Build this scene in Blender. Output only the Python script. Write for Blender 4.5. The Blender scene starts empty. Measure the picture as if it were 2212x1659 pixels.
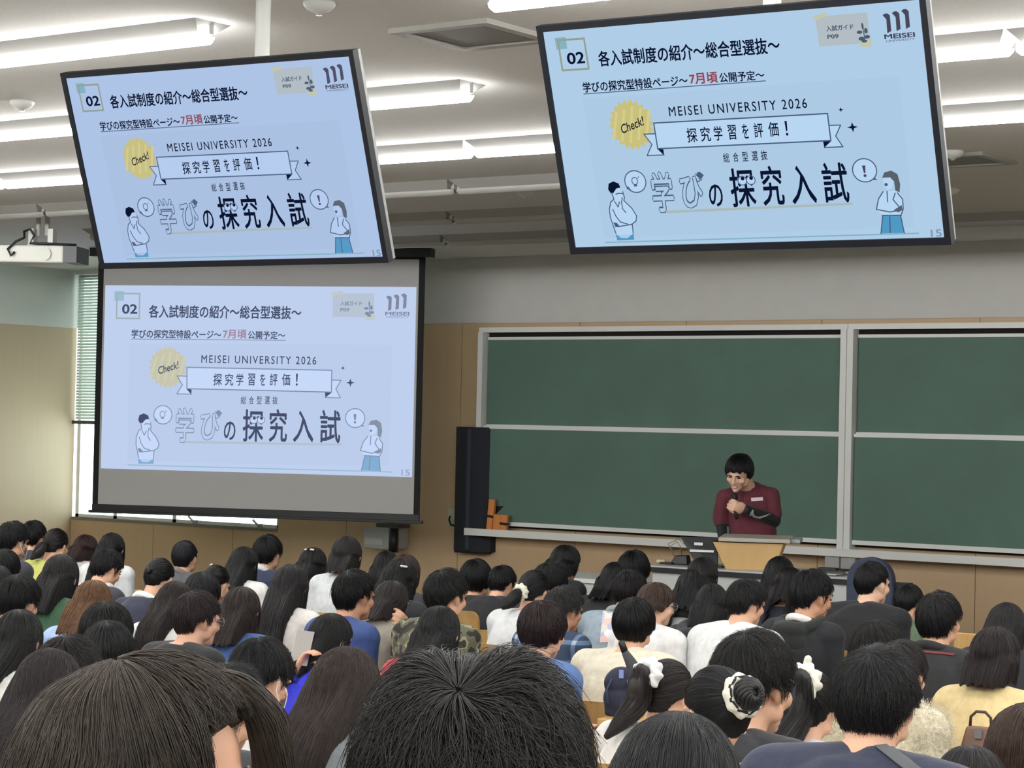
import bpy, bmesh, math, random
import numpy as np
from mathutils import Vector, Matrix

# ---------------------------------------------------------------- camera, sky, exposure
SC = bpy.context.scene
COL = SC.collection
IW, IH, FPX = 2212, 1659, 4800.0
# world axes (X along the front wall, Y towards it, Z up) seen in camera axes (right, down, forward)
_vx = np.array([-5573 - IW / 2, 775 - IH / 2, FPX])
_p2 = np.array([0.0, 775 + .0222 * (IW / 2 + 5573) - IH / 2, FPX])
_X = -_vx / np.linalg.norm(_vx)
_Z = np.cross(_vx, _p2); _Z /= np.linalg.norm(_Z)
if _Z[1] > 0: _Z = -_Z
RW = np.stack([_X, np.cross(_Z, _X), _Z])
CAM = np.array([0.0, 0.0, 1.9])
cd = bpy.data.cameras.new('camera')
cd.sensor_fit = 'HORIZONTAL'; cd.sensor_width = 36.0; cd.lens = 36.0 * FPX / IW
cd.clip_start = 0.05; cd.clip_end = 200
cam = bpy.data.objects.new('camera', cd); COL.objects.link(cam)
_m = Matrix([list(RW[i] * np.array([1, -1, -1])) + [CAM[i]] for i in range(3)] + [[0, 0, 0, 1]])
cam.matrix_world = _m
SC.camera = cam

WORLD = bpy.data.worlds.new('daylight_sky'); SC.world = WORLD
WORLD.use_nodes = True
_bg = WORLD.node_tree.nodes['Background']
_bg.inputs[0].default_value = (0.93, 1.0, 0.99, 1); _bg.inputs[1].default_value = 4.5

LAMP_POWER = 46.0
SC.view_settings.view_transform = 'Standard'; SC.view_settings.look = 'None'
SC.view_settings.exposure = 0.0; SC.view_settings.gamma = 1.0
SC.view_settings.use_curve_mapping = False
SC.cycles.use_denoising = True
SC.cycles.use_adaptive_sampling = True; SC.cycles.adaptive_threshold = 0.02
SC.cycles.max_bounces = 5; SC.cycles.diffuse_bounces = 3; SC.cycles.glossy_bounces = 2
SC.cycles.transmission_bounces = 3; SC.cycles.transparent_max_bounces = 6
SC.cycles.caustics_reflective = False; SC.cycles.caustics_refractive = False
SC.cycles.sample_clamp_indirect = 4.0

# where a spot of the photograph lies in the room
def ray(u, v): return RW @ (np.array([u - IW / 2, v - IH / 2, FPX]) / FPX)
def on_y(u, v, y): d = ray(u, v); return CAM + d * (y / d[1])
def on_z(u, v, z): d = ray(u, v); return CAM + d * ((z - CAM[2]) / d[2])
def at(u, v, dep): return CAM + ray(u, v) * dep

# ---------------------------------------------------------------- helpers
def lin(h):
    if isinstance(h, (tuple, list)): return tuple(h)[:3]
    h = h.lstrip('#'); c = [int(h[i:i + 2], 16) / 255 for i in (0, 2, 4)]
    return tuple(x / 12.92 if x <= .04045 else ((x + .055) / 1.055) ** 2.4 for x in c)
MATS = {}
def mat(name, col, rough=.6, metal=0.0, noise=0.0, scale=20.0, bump=0.0, emit=0.0, spec=.5, sheen=0.0, stretch=None):
    if name in MATS: return MATS[name]
    m = bpy.data.materials.new(name); m.use_nodes = True; nt = m.node_tree
    b = nt.nodes['Principled BSDF']; c = lin(col)
    b.inputs['Base Color'].default_value = (*c, 1); b.inputs['Roughness'].default_value = rough
    b.inputs['Metallic'].default_value = metal; b.inputs['Specular IOR Level'].default_value = spec
    if sheen: b.inputs['Sheen Weight'].default_value = sheen
    if noise or bump:
        tc = nt.nodes.new('ShaderNodeTexCoord'); mp = nt.nodes.new('ShaderNodeMapping')
        nt.links.new(tc.outputs['Object'], mp.inputs[0])
        if stretch: mp.inputs['Scale'].default_value = stretch
        n = nt.nodes.new('ShaderNodeTexNoise'); n.inputs['Scale'].default_value = scale; n.inputs['Detail'].default_value = 4
        nt.links.new(mp.outputs[0], n.inputs['Vector'])
        if noise:
            r = nt.nodes.new('ShaderNodeValToRGB')
            r.color_ramp.elements[0].position = .3; r.color_ramp.elements[1].position = .7
            r.color_ramp.elements[0].color = (*[x * (1 - noise) for x in c], 1)
            r.color_ramp.elements[1].color = (*[min(1, x * (1 + noise)) for x in c], 1)
            nt.links.new(n.outputs['Fac'], r.inputs[0]); nt.links.new(r.outputs[0], b.inputs['Base Color'])
        if bump:
            bp = nt.nodes.new('ShaderNodeBump'); bp.inputs['Strength'].default_value = bump; bp.inputs['Distance'].default_value = .01
            nt.links.new(n.outputs['Fac'], bp.inputs['Height']); nt.links.new(bp.outputs[0], b.inputs['Normal'])
    if emit:
        b.inputs['Emission Color'].default_value = (*c, 1); b.inputs['Emission Strength'].default_value = emit
    MATS[name] = m
    return m
def glow(name, col, strength=1.0):
    """a pure light-giving surface (lamp tube, display pixel)"""
    if name in MATS: return MATS[name]
    m = bpy.data.materials.new(name); m.use_nodes = True; nt = m.node_tree
    nt.nodes.clear(); o = nt.nodes.new('ShaderNodeOutputMaterial'); e = nt.nodes.new('ShaderNodeEmission')
    e.inputs[0].default_value = (*lin(col), 1); e.inputs[1].default_value = strength
    nt.links.new(e.outputs[0], o.inputs[0]); MATS[name] = m
    return m

class MB:
    """collects verts and faces of one mesh"""
    def __init__(s): s.v = []; s.f = []; s.mi = []
    def add(s, v, f, mi=0):
        o = len(s.v); s.v += [tuple(map(float, p)) for p in v]; s.f += [tuple(i + o for i in q) for q in f]; s.mi += [mi] * len(f)
        return s
    def box(s, a, b, mi=0, M=None):
        x0, y0, z0 = a; x1, y1, z1 = b
        v = [(x0, y0, z0), (x1, y0, z0), (x1, y1, z0), (x0, y1, z0), (x0, y0, z1), (x1, y0, z1), (x1, y1, z1), (x0, y1, z1)]
        if M is not None: v = [tuple(M @ Vector(p)) for p in v]
        return s.add(v, [(3, 2, 1, 0), (4, 5, 6, 7), (0, 1, 5, 4), (1, 2, 6, 5), (2, 3, 7, 6), (3, 0, 4, 7)], mi)
    def tube(s, pts, r, n=10, mi=0, cap=True):
        pts = [np.asarray(p, float) for p in pts]; m = len(pts)
        rr = r if hasattr(r, '__len__') else [r] * m
        t = [pts[min(i + 1, m - 1)] - pts[max(i - 1, 0)] for i in range(m)]
        up = np.array([0, 0, 1.0]); t0 = t[0] / (np.linalg.norm(t[0]) + 1e-12)
        if abs(t0 @ up) > .9: up = np.array([1.0, 0, 0])
        v = []; f = []
        for i in range(m):
            ti = t[i] / (np.linalg.norm(t[i]) + 1e-12)
            a = np.cross(ti, up); a /= np.linalg.norm(a) + 1e-12; b = np.cross(a, ti); up = b
            for k in range(n):
                g = 2 * math.pi * k / n
                v.append(pts[i] + rr[i] * (math.cos(g) * a + math.sin(g) * b))
        for i in range(m - 1):
            for k in range(n):
                f.append((i * n + k, i * n + (k + 1) % n, (i + 1) * n + (k + 1) % n, (i + 1) * n + k))
        if cap: f.append(tuple(range(n))[::-1]); f.append(tuple((m - 1) * n + k for k in range(n)))
        return s.add(v, f, mi)
    def ell(s, c, R, n=14, m=10, mi=0, M=None):
        v = [(0, 0, 1)]; f = []
        for i in range(1, m):
            a = math.pi * i / m
            for k in range(n):
                g = 2 * math.pi * k / n; v.append((math.sin(a) * math.cos(g), math.sin(a) * math.sin(g), math.cos(a)))
        v.append((0, 0, -1))
        for k in range(n): f.append((0, 1 + k, 1 + (k + 1) % n))
        for i in range(m - 2):
            for k in range(n): f.append((1 + i * n + k, 1 + (i + 1) * n + k, 1 + (i + 1) * n + (k + 1) % n, 1 + i * n + (k + 1) % n))
        L = len(v) - 1
        for k in range(n): f.append((L, 1 + (m - 2) * n + (k + 1) % n, 1 + (m - 2) * n + k))
        A = np.array(v) * np.asarray(R, float)
        if M is not None: A = A @ np.asarray(M, float).T
        return s.add(A + np.asarray(c, float), f, mi)
    def cap(s, p, q, r0, r1, n=12, mi=0):
        """tapered capsule"""
        p = np.asarray(p, float); q = np.asarray(q, float); d = q - p; L = np.linalg.norm(d) + 1e-9; d = d / L
        pts = []; rr = []
        for a in (1.35, .9, .45): pts.append(p - d * r0 * math.sin(a)); rr.append(r0 * math.cos(a))
        pts += [p, q]; rr += [r0, r1]
        for a in (.45, .9, 1.35): pts.append(q + d * r1 * math.sin(a)); rr.append(r1 * math.cos(a))
        return s.tube(pts, rr, n, mi)
    def poly(s, pts, z=0.0, mi=0, back=None):
        """flat polygon in the xz plane of a slide, facing -y"""
        return s.add([(x, -z, y) for x, y in pts], [tuple(range(len(pts)))], mi)
    def mesh(s, name):
        me = bpy.data.meshes.new(name); me.from_pydata(s.v, [], s.f); me.update()
        if any(s.mi): me.polygons.foreach_set('material_index', s.mi)
        return me
    def build(s, name, m, parent=None, smooth=False, bevel=0.0, loc=None):
        me = s.mesh(name)
        for x in (m if isinstance(m, (list, tuple)) else [m]): me.materials.append(x)
        return link(name, me, parent, smooth, bevel, loc)
def link(name, me, parent=None, smooth=False, bevel=0.0, loc=None):
    if bevel:
        bm = bmesh.new(); bm.from_mesh(me)
        bmesh.ops.bevel(bm, geom=list(bm.edges), offset=bevel, segments=2, affect='EDGES', clamp_overlap=True, profile=.5)
        bm.to_mesh(me); bm.free()
    if smooth: me.polygons.foreach_set('use_smooth', [True] * len(me.polygons))
    o = bpy.data.objects.new(name, me); COL.objects.link(o)
    if parent is not None: o.parent = parent
    if loc is not None: o.location = loc
    return o
def tag(o, label=None, cat=None, group=None, kind=None):
    if label: o['label'] = label
    if cat: o['category'] = cat
    if group: o['group'] = group
    if kind: o['kind'] = kind
    return o
def empty(name, loc=(0, 0, 0), rz=0.0, label=None, cat=None, group=None):
    o = bpy.data.objects.new(name, None); COL.objects.link(o); o.empty_display_size = .1
    o.location = tuple(map(float, loc)); o.rotation_euler = (0, 0, rz)
    return tag(o, label, cat, group)
def struct(o): o['kind'] = 'structure'; return o
def copy_tree(o, parent=None):
    c = o.copy(); COL.objects.link(c); c.parent = parent
    for ch in list(o.children): copy_tree(ch, c)
    return c
# ---------------------------------------------------------------- the room
D = 16.33          # front wall
XL = -17.40        # window-side wall
XR, YB = 6.0, -4.0 # right and back walls, outside the frame
HC = 3.45          # ceiling height
white = mat('white_wall_paint', '#cdcdc9', .85, noise=.02, scale=6, bump=.03)
ceil_m = mat('ceiling_board', '#e6e5e1', .9, noise=.04, scale=60, bump=.08)
def wood_mat(name, base, dark, panel=1.2, seam=True):
    m = bpy.data.materials.new(name); m.use_nodes = True; nt = m.node_tree; b = nt.nodes['Principled BSDF']
    tc = nt.nodes.new('ShaderNodeTexCoord'); mp = nt.nodes.new('ShaderNodeMapping'); mp.inputs['Scale'].default_value = (9, 9, .7)
    nt.links.new(tc.outputs['Object'], mp.inputs[0])
    n = nt.nodes.new('ShaderNodeTexNoise'); n.inputs['Scale'].default_value = 2.4; n.inputs['Detail'].default_value = 5
    nt.links.new(mp.outputs[0], n.inputs['Vector'])
    r = nt.nodes.new('ShaderNodeValToRGB'); r.color_ramp.elements[0].color = (*lin(dark), 1); r.color_ramp.elements[1].color = (*lin(base), 1)
    r.color_ramp.elements[0].position = .25; r.color_ramp.elements[1].position = .65
    nt.links.new(n.outputs['Fac'], r.inputs[0]); nt.links.new(r.outputs[0], b.inputs['Base Color'])
    b.inputs['Roughness'].default_value = .5
    MATS[name] = m; return m
wood_wall = wood_mat('wood_veneer_wall', '#c6ab88', '#c3a885')
desk_wood = wood_mat('light_desk_wood', '#c9a468', '#b98f55')
lect_wood = wood_mat('lectern_wood', '#d3b07a', '#cca871')
alu = mat('aluminium_frame', '#e4e6e3', .4)
dark_gap = mat('shadow_gap', '#15120f', .9)
black_pl = mat('black_plastic', '#14161b', .45)
navy_black = mat('black_speaker_cloth', '#1b1f29', .8, noise=.1, scale=200)
white_pl = mat('white_plastic', '#d9dad6', .45)
grey_pl = mat('grey_plastic', '#a8aaa8', .5)
floor_m = mat('grey_floor_sheet', '#8c8880', .6, noise=.08, scale=30)

# stepped floor: flat in front, rising in low steps under the back rows
ROWS = [11.1 - .88 * i for i in range(12)]
def floor_z(y):
    if y >= 6.2: return 0.0
    return (.74 + .88 * min(int((6.2 - y) / .88), 8)) * .085
prof = [(D, 0.0), (6.2, 0.0)]
for k in range(9):
    z = (.74 + .88 * k) * .085
    prof += [(6.2 - .88 * k, z), (6.2 - .88 * (k + 1) if k < 8 else YB, z)]
mb = MB(); v = []; f = []
for (yy, zz) in prof: v += [(XL, yy, zz), (XR, yy, zz)]
for i in range(len(prof) - 1): f.append((2 * i, 2 * i + 1, 2 * i + 3, 2 * i + 2))
struct(mb.add(v, f).build('floor', floor_m))
struct(MB().box((XL - .2, YB - .2, HC), (XR + .2, D + .2, HC + .2)).build('ceiling', ceil_m))
struct(MB().box((XR, YB - .2, 0), (XR + .2, D + .2, HC)).build('wall_right', white))
struct(MB().box((XL - .2, YB - .2, 0), (XR + .2, YB, HC)).build('wall_back', white))
ZW = 2.842 # foot of the white band
# front wall: window opening from the corner to WX1
WX0, WX1, WZ0, WZ1 = XL + .02, -14.50, .862, 3.42
w = MB().box((WX1, D, ZW), (XR, D + .2, HC)).box((XL - .2, D, WZ1), (WX1, D + .2, HC))
wf = struct(w.build('wall_front', white))
xs = [-17.4, -16.19, -15.09, -13.63, -12.3, -11.0, -9.9, -8.6, -7.21, -6.0, -4.8, -3.6, -2.4, -1.2, 0, 1.2, 2.4, 3.6, 4.8, 6.0]
w = MB()
for a, b in zip(xs[:-1], xs[1:]):
    z1 = WZ0 if b <= -15.0 else ZW
    if a < WX1 < b:
        w.box((a + .003, D - .02, 0), (WX1, D, WZ0)); w.box((WX1, D - .02, 0), (b - .003, D, ZW)); continue
    w.box((a + .003, D - .02, 0), (b - .003, D, z1))
p = w.build('wood_panelling', wood_wall, wf); p['label'] = 'light brown wood panelling with thin dark joints'
MB().box((WX1, D - .002, 0), (XR, D, ZW)).box((XL, D - .002, 0), (WX1, D, WZ0)).build('panel_joint', dark_gap, wf)
# dark shadow reveal under the white band
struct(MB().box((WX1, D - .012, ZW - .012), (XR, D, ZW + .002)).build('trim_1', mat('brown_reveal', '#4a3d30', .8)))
# window-side wall
wl = struct(MB().box((XL - .2, YB, ZW), (XL, D + .2, HC)).box((XL - .2, YB, 0), (XL - .02, D, ZW)).build('wall_left', white))
w = MB(); y1 = D
for y0 in [14.99, 13.7, 12.4, 11.1, 9.8, 8.5, 7.2, 5.9, 4.6, 3.3, 2.0, .7, -.6, -1.9, -4.0]:
    w.box((XL - .02, y0 + .003, 0), (XL, y1 - .003, ZW)); y1 = y0
wood_pale = wood_mat('pale_wood_veneer', '#bba489', '#b8a187')
w.build('wood_panelling', wood_pale, wl)
# window with two mullions, glass and sill
fr = MB()
fw = .05
for x in (WX0, WX0 + .57, WX0 + 1.42, WX1 - fw): fr.box((x, D + .02, WZ0), (x + fw, D + .09, WZ1))
fr.box((WX0, D + .02, WZ0), (WX1, D + .09, WZ0 + .03)).box((WX0, D + .02, WZ1 - .05), (WX1, D + .09, WZ1))
wn = struct(fr.build('window_1', alu))
glass = bpy.data.materials.new('window_glass'); glass.use_nodes = True
_nt = glass.node_tree; _nt.nodes.clear(); _o = _nt.nodes.new('ShaderNodeOutputMaterial'); _mx = _nt.nodes.new('ShaderNodeMixShader')
_t = _nt.nodes.new('ShaderNodeBsdfTransparent'); _t.inputs[0].default_value = (.93, 1, .98, 1); _g = _nt.nodes.new('ShaderNodeBsdfGlossy'); _g.inputs['Roughness'].default_value = .02
_mx.inputs[0].default_value = .05
_nt.links.new(_t.outputs[0], _mx.inputs[1]); _nt.links.new(_g.outputs[0], _mx.inputs[2]); _nt.links.new(_mx.outputs[0], _o.inputs[0])
MB().box((WX0 + .02, D + .05, WZ0 + .02), (WX1 - .02, D + .055, WZ1 - .02)).build('pane', glass, wn)
MB().box((WX0, D - .03, WZ0 - .03), (WX1, D + .1, WZ0)).build('sill', mat('grey_sill', '#7d7a70', .5), wn)
for u in (425, 565):
    q = on_y(u, 1128, D + .01)
    MB().box((q[0] - .05, D + .0, WZ0 + .002), (q[0] + .03, D + .02, WZ0 + .035)).tube([(q[0] - .05, D, WZ0 + .03), (q[0] - .09, D - .02, WZ0 + .075)], .012).build('latch', grey_pl, wn)
# venetian blind over the upper part of the window
bl = empty('venetian_blind', (WX0, D - .03, 0), 0, 'white venetian blind half lowered over the window behind the screen', 'blind')
slat = mat('blind_slat', '#c7d2c9', .5)
zb = on_y(190, 915, D - .03)[2]
z = HC - .06; i = 0
sl = MB()
while z > zb + .05:
    s = MB(); s.add([(0.02, -.008, z - .014), (WX1 - WX0 - .02, -.008, z - .014), (WX1 - WX0 - .02, .008, z + .013), (.02, .008, z + .013)], [(0, 1, 2, 3)])
    sl.add(s.v, s.f); z -= .031
sl.build('slats', slat, bl)
MB().box((.0, -.03, HC - .045), (WX1 - WX0, .02, HC)).build('head_rail', white_pl, bl)
MB().box((0, -.03, zb - .005), (WX1 - WX0, .02, zb + .03)).build('bottom_rail', mat('dark_rail', '#4b4a44', .5), bl)
for x in (.38, 1.4, 2.4): MB().tube([(x, -.016, zb), (x, -.016, HC - .04)], .004, 6).build('ladder_cord', mat('blind_cord', '#7d8880', .8), bl)
struct(MB().box((WX1, D - .035, 0), (XR, D - .02, .09)).build('baseboard_front', mat('dark_skirting', '#4d4338', .6)))

# ---------------------------------------------------------------- ceiling lamps and fittings
tube_on = glow('lit_fluorescent_tube', (1.0, .99, .97), LAMP_POWER)
tube_off = mat('unlit_fluorescent_tube', '#b9bab3', .4)
tray = mat('lamp_housing', '#a9a9a5', .7)
LU = 1.255
def make_lamp(lit, label, group):
    o = empty('ceiling_lamp', (0, 0, HC), 0, label, 'ceiling lamp', group)
    h = MB(); L = LU / 2 - .004
    # shallow V-shaped housing with tapering ends
    v = [(-L, -.10, 0), (L, -.10, 0), (L, .10, 0), (-L, .10, 0), (-L + .05, -.028, -.055), (L - .05, -.028, -.055), (L - .05, .028, -.055), (-L + .05, .028, -.055)]
    h.add(v, [(0, 1, 5, 4), (1, 2, 6, 5), (2, 3, 7, 6), (3, 0, 4, 7), (4, 5, 6, 7)])
    h.build('housing', tray, o)
    # light bar: a rounded strip under the housing, glowing downwards and to the sides
    bar = MB(); n = 9; pv = []; xsb = [(-L + .006, .55), (-L + .025, 1), (L - .025, 1), (L - .006, .55)]
    for x, k in xsb:
        for q in range(n):
            a = math.radians(-98 + 196 * q / (n - 1)); pv.append((x, .031 * k * math.sin(a), -.058 - .031 * k * math.cos(a)))
    bar.add(pv, [(r * n + q, r * n + q + 1, (r + 1) * n + q + 1, (r + 1) * n + q) for r in range(3) for q in range(n - 1)])
    bar.build('light_bar', tube_on if lit else tube_off, o)
    for s in (-1, 1): MB().box((s * (L - .02) - .012, -.012, -.05), (s * (L - .02) + .012, .012, -.0)).build('end_cap', white_pl, o)
    return o
xs_l = [-5.985 - LU * (i + .5) for i in range(6)]; xs_r = [-4.66 + LU * (i + .5) for i in range(8)]
lampY = [6.29, 7.98, 9.67, 11.17, 12.80, 14.36]
lamp_on = make_lamp(True, 'x', None); lamp_off = make_lamp(False, 'x', None); n_on = n_off = 0
rown = {6.29: 'lit row nearest the televisions', 7.98: 'second lit row from the televisions', 9.67: 'farthest lit row',
        11.17: 'first unlit row', 12.80: 'second unlit row', 14.36: 'unlit row nearest the front wall'}
for ry in lampY + [4.60, 2.91, 1.22, -.47, -2.16]:
    for gi, xx in enumerate((xs_l, xs_r)):
        for x in xx:
            lit = ry < 10.5
            if x > XR - .6 or x < XL + .6: continue
            # rows in sight are built whole; unseen rows over the back seats are added for even light
            src = lamp_on if lit else lamp_off
            first = (n_on if lit else n_off) == 0
            o = src if first else copy_tree(src)
            if lit: n_on += 1
            else: n_off += 1
            o.location = (x, ry, HC)
            side = 'left of the ceiling vents' if gi == 0 else 'right of the ceiling vents'
            if ry in rown:
                o['label'] = ('bright' if lit else 'dark') + ' tube ceiling lamp, ' + rown[ry] + ', ' + side
                o['group'] = ('lit' if lit else 'unlit') + ' ceiling lamps, ' + rown[ry] + ', ' + side
            else:
                o['label'] = 'unseen ceiling lamp added to light the back rows, ' + side
                o['group'] = 'unseen ceiling lamps added to light the back rows, ' + side
# square air vents in the aisle between the two lamp groups
vent_f = mat('vent_frame', '#aeada6', .5); vent_d = mat('vent_panel', '#8d8d89', .6)
def make_vent():
    o = empty('ceiling_vent', (0, 0, HC)); a, b = .24, .19
    m = MB()
    for q in ((-a, -a, a, -b), (-a, b, a, a), (-a, -b, -b, b), (b, -b, a, b)): m.box((q[0], q[1], -.02), (q[2], q[3], 0))
    m.build('frame', vent_f, o)
    MB().box((-b, -b, -.006), (b, b, -.001)).build('recess', dark_gap, o)
    MB().box((-.165, -.165, -.014), (.165, .165, -.006)).build('panel', vent_d, o)
    return o
v0 = make_vent(); vents = [(-5.24, 6.98, 'square ceiling air vent between the two hanging televisions'), (-8.9, 10.3, 'square ceiling air vent just right of the left television'),
    (-5.2, 11.45, 'square ceiling air vent right of the right television'), (-12.6, 10.3, 'square ceiling air vent above the left projector'), (-5.2, 14.0, 'square ceiling air vent nearest the front wall')]
for i, (x, y, l) in enumerate(vents):
    o = v0 if i == 0 else copy_tree(v0); o.location = (x, y, HC); tag(o, l, 'air vent', 'ceiling air vents')
chrome = mat('shiny_ring', '#e6e6e0', .2, .6)
def make_det():
    o = empty('ceiling_detector', (0, 0, HC))
    MB().tube([(0, 0, 0), (0, 0, -.012), (0, 0, -.03), (0, 0, -.045)], [.06, .06, .045, .01], 20).build('base', white_pl, o, True)
    MB().tube([(0, 0, -.028), (0, 0, -.05)], [.02, .012], 12).build('sensor', chrome, o, True)
    return o
d0 = make_det()
for i, (u, v_, l) in enumerate([(690, 4, 'round white ceiling detector above the left television'), (48, 218, 'round ceiling detector between lit lamp rows at left edge'), (1135, 412, 'small ceiling detector between the two televisions'),
                                (2058, 326, 'small ceiling detector beside the right television'), (870, 516, 'small ceiling detector above the projection screen'), (2052, 408, 'low ceiling detector beside the right television, above board')]):
    o = d0 if i == 0 else copy_tree(d0); q = on_z(u, v_, HC); o.location = tuple(q); tag(o, l, 'detector', 'ceiling detectors')
# left ceiling projector
pp = on_z(92, 458, HC)
pr = empty('ceiling_projector', (pp[0], pp[1], 0), math.radians(30), 'white projector hanging from the ceiling at the left edge', 'projector')
q = at(72, 543, 16.4)
zc = q[2]
MB().box((-.29, -.17, zc - .065), (.22, .17, zc + .065)).build('body', mat('projector_white', '#d6d7cf', .45), pr, bevel=.012)
MB().box((.22, -.16, zc - .06), (.32, .16, zc + .062)).build('side_panel', mat('projector_grey', '#55585a', .5), pr)
MB().tube([(.08, -.17, zc + .0), (.08, -.185, zc + .0)], .05, 20).build('lens', mat('lens_glass', '#8a9078', .15), pr)
MB().tube([(-.03, 0, zc + .15), (-.03, 0, HC)], .018, 10).tube([(.04, 0, zc + .15), (.04, 0, HC)], .018, 10).build('ceiling_pole', mat('pole_grey', '#b7b7b0', .4), pr)
MB().box((-.09, -.06, zc + .065), (.1, .06, zc + .09)).box((-.09, -.05, zc + .09), (-.05, .05, zc + .2)).box((.06, -.05, zc + .09), (.1, .05, zc + .2)).build('bracket', white_pl, pr)
MB().box((-.12, -.1, HC - .02), (.14, .1, HC)).build('ceiling_plate', grey_pl, pr)
MB().tube([(-.15, -.18, zc + .01), (-.17, -.2, zc - .02), (-.2, -.19, zc + .03), (-.14, -.18, zc + .09), (-.08, -.17, zc + .12), (-.1, -.12, zc + .17), (-.06, -.1, zc + .19), (-.02, -.12, zc + .14), (-.06, -.1, zc + .085), (.1, -.12, zc + .08), (.3, -.1, zc + .075)], .010, 8).build('cable', black_pl, pr, True)
# ---------------------------------------------------------------- the slide shown on the three displays
def S(px, py):
    """spot of the slide -> (x 0..1, y 0..0.5625)"""
    v = (py - 158) / 1085.0
    for _ in range(3):
        L = 243 - 38 * v; R = 2050 - 30 * v; u = (px - L) / (R - L); T = 150 + 15 * u; B = 1225 + 40 * u; v = (py - T) / (B - T)
    return (u, (1 - v) * .5625)
def text_mesh(s, bold=0.0, shear=0.0, spacing=1.0):
    t = bpy.data.curves.new('t', 'FONT'); t.body = s; t.shear = shear; t.space_character = spacing; t.resolution_u = 3
    o = bpy.data.objects.new('t', t); COL.objects.link(o); bpy.context.view_layer.update()
    m = bpy.data.meshes.new_from_object(o.evaluated_get(bpy.context.evaluated_depsgraph_get()))
    vs = np.array([tuple(v.co)[:2] for v in m.vertices]); fs = [tuple(p.vertices) for p in m.polygons]
    bpy.data.objects.remove(o); bpy.data.curves.remove(t); bpy.data.meshes.remove(m)
    if bold > 0:   # heavier strokes: the outline set down several times, a hair apart
        n = len(vs); k = 6; V = []; F = []
        for i in range(k):
            a = 2 * math.pi * i / k; V.append(vs + bold * np.array([math.cos(a), math.sin(a)])); F += [tuple(j + i * n for j in q) for q in fs]
        vs = np.concatenate(V); fs = F
    return vs, fs
class Slide:
    def __init__(s): s.m = {}
    def g(s, part): return s.m.setdefault(part, MB())
    def text(s, part, body, box, lay, mi=0, bold=0.0, shear=0.0, rot=0.0, spacing=1.0, per_char=None):
        x0, y0 = S(box[0], box[3]); x1, y1 = S(box[2], box[1])
        if per_char is not None:
            for i, c in enumerate(body):
                a = per_char[i]; s.text(part, c, (a[0], box[1], a[1], box[3]), lay, mi, bold)
            return
        vs, fs = text_mesh(body, bold, shear, spacing)
        lo, hi = vs.min(0), vs.max(0); n = (vs - lo) / (hi - lo)
        P = np.stack([x0 + n[:, 0] * (x1 - x0), y0 + n[:, 1] * (y1 - y0)], 1)
        if rot:
            c = P.mean(0); a = math.radians(rot); d = P - c
            P = c + d @ np.array([[math.cos(a), math.sin(a)], [-math.sin(a), math.cos(a)]])
        s.g(part).add([(x, -lay * 2.5e-4, y) for x, y in P], [tuple(q) for q in fs], mi)
    def poly(s, part, pts, lay, mi=0):
        pts = [S(*p) for p in pts]
        s.g(part).add([(x, -lay * 2.5e-4, y) for x, y in pts], [tuple(range(len(pts)))], mi)
    def line(s, part, pts, wd, lay, mi=0, closed=False):
        P = [np.array(S(*p)) for p in pts]; wd = wd / 1800.0
        if closed: P = P + [P[0]]
        g = s.g(part)
        for a, b in zip(P[:-1], P[1:]):
            d = b - a; L = np.linalg.norm(d) + 1e-9; n = np.array([-d[1], d[0]]) / L * wd / 2; e = d / L * wd * .35
            q = [a - e - n, b + e - n, b + e + n, a - e + n]
            g.add([(x, -lay * 2.5e-4, y) for x, y in q], [(0, 1, 2, 3)], mi)
    def circ(s, part, c, r, lay, mi=0, n=28, ry=None):
        s.poly(part, [(c[0] + r * math.cos(2 * math.pi * k / n), c[1] + (ry or r) * math.sin(2 * math.pi * k / n)) for k in range(n)][::-1], lay, mi)
    def ring(s, part, c, r, wd, lay, mi=0, n=28, ry=None):
        s.line(part, [(c[0] + r * math.cos(2 * math.pi * k / n), c[1] + (ry or r) * math.sin(2 * math.pi * k / n)) for k in range(n)], wd, lay, mi, True)

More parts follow.
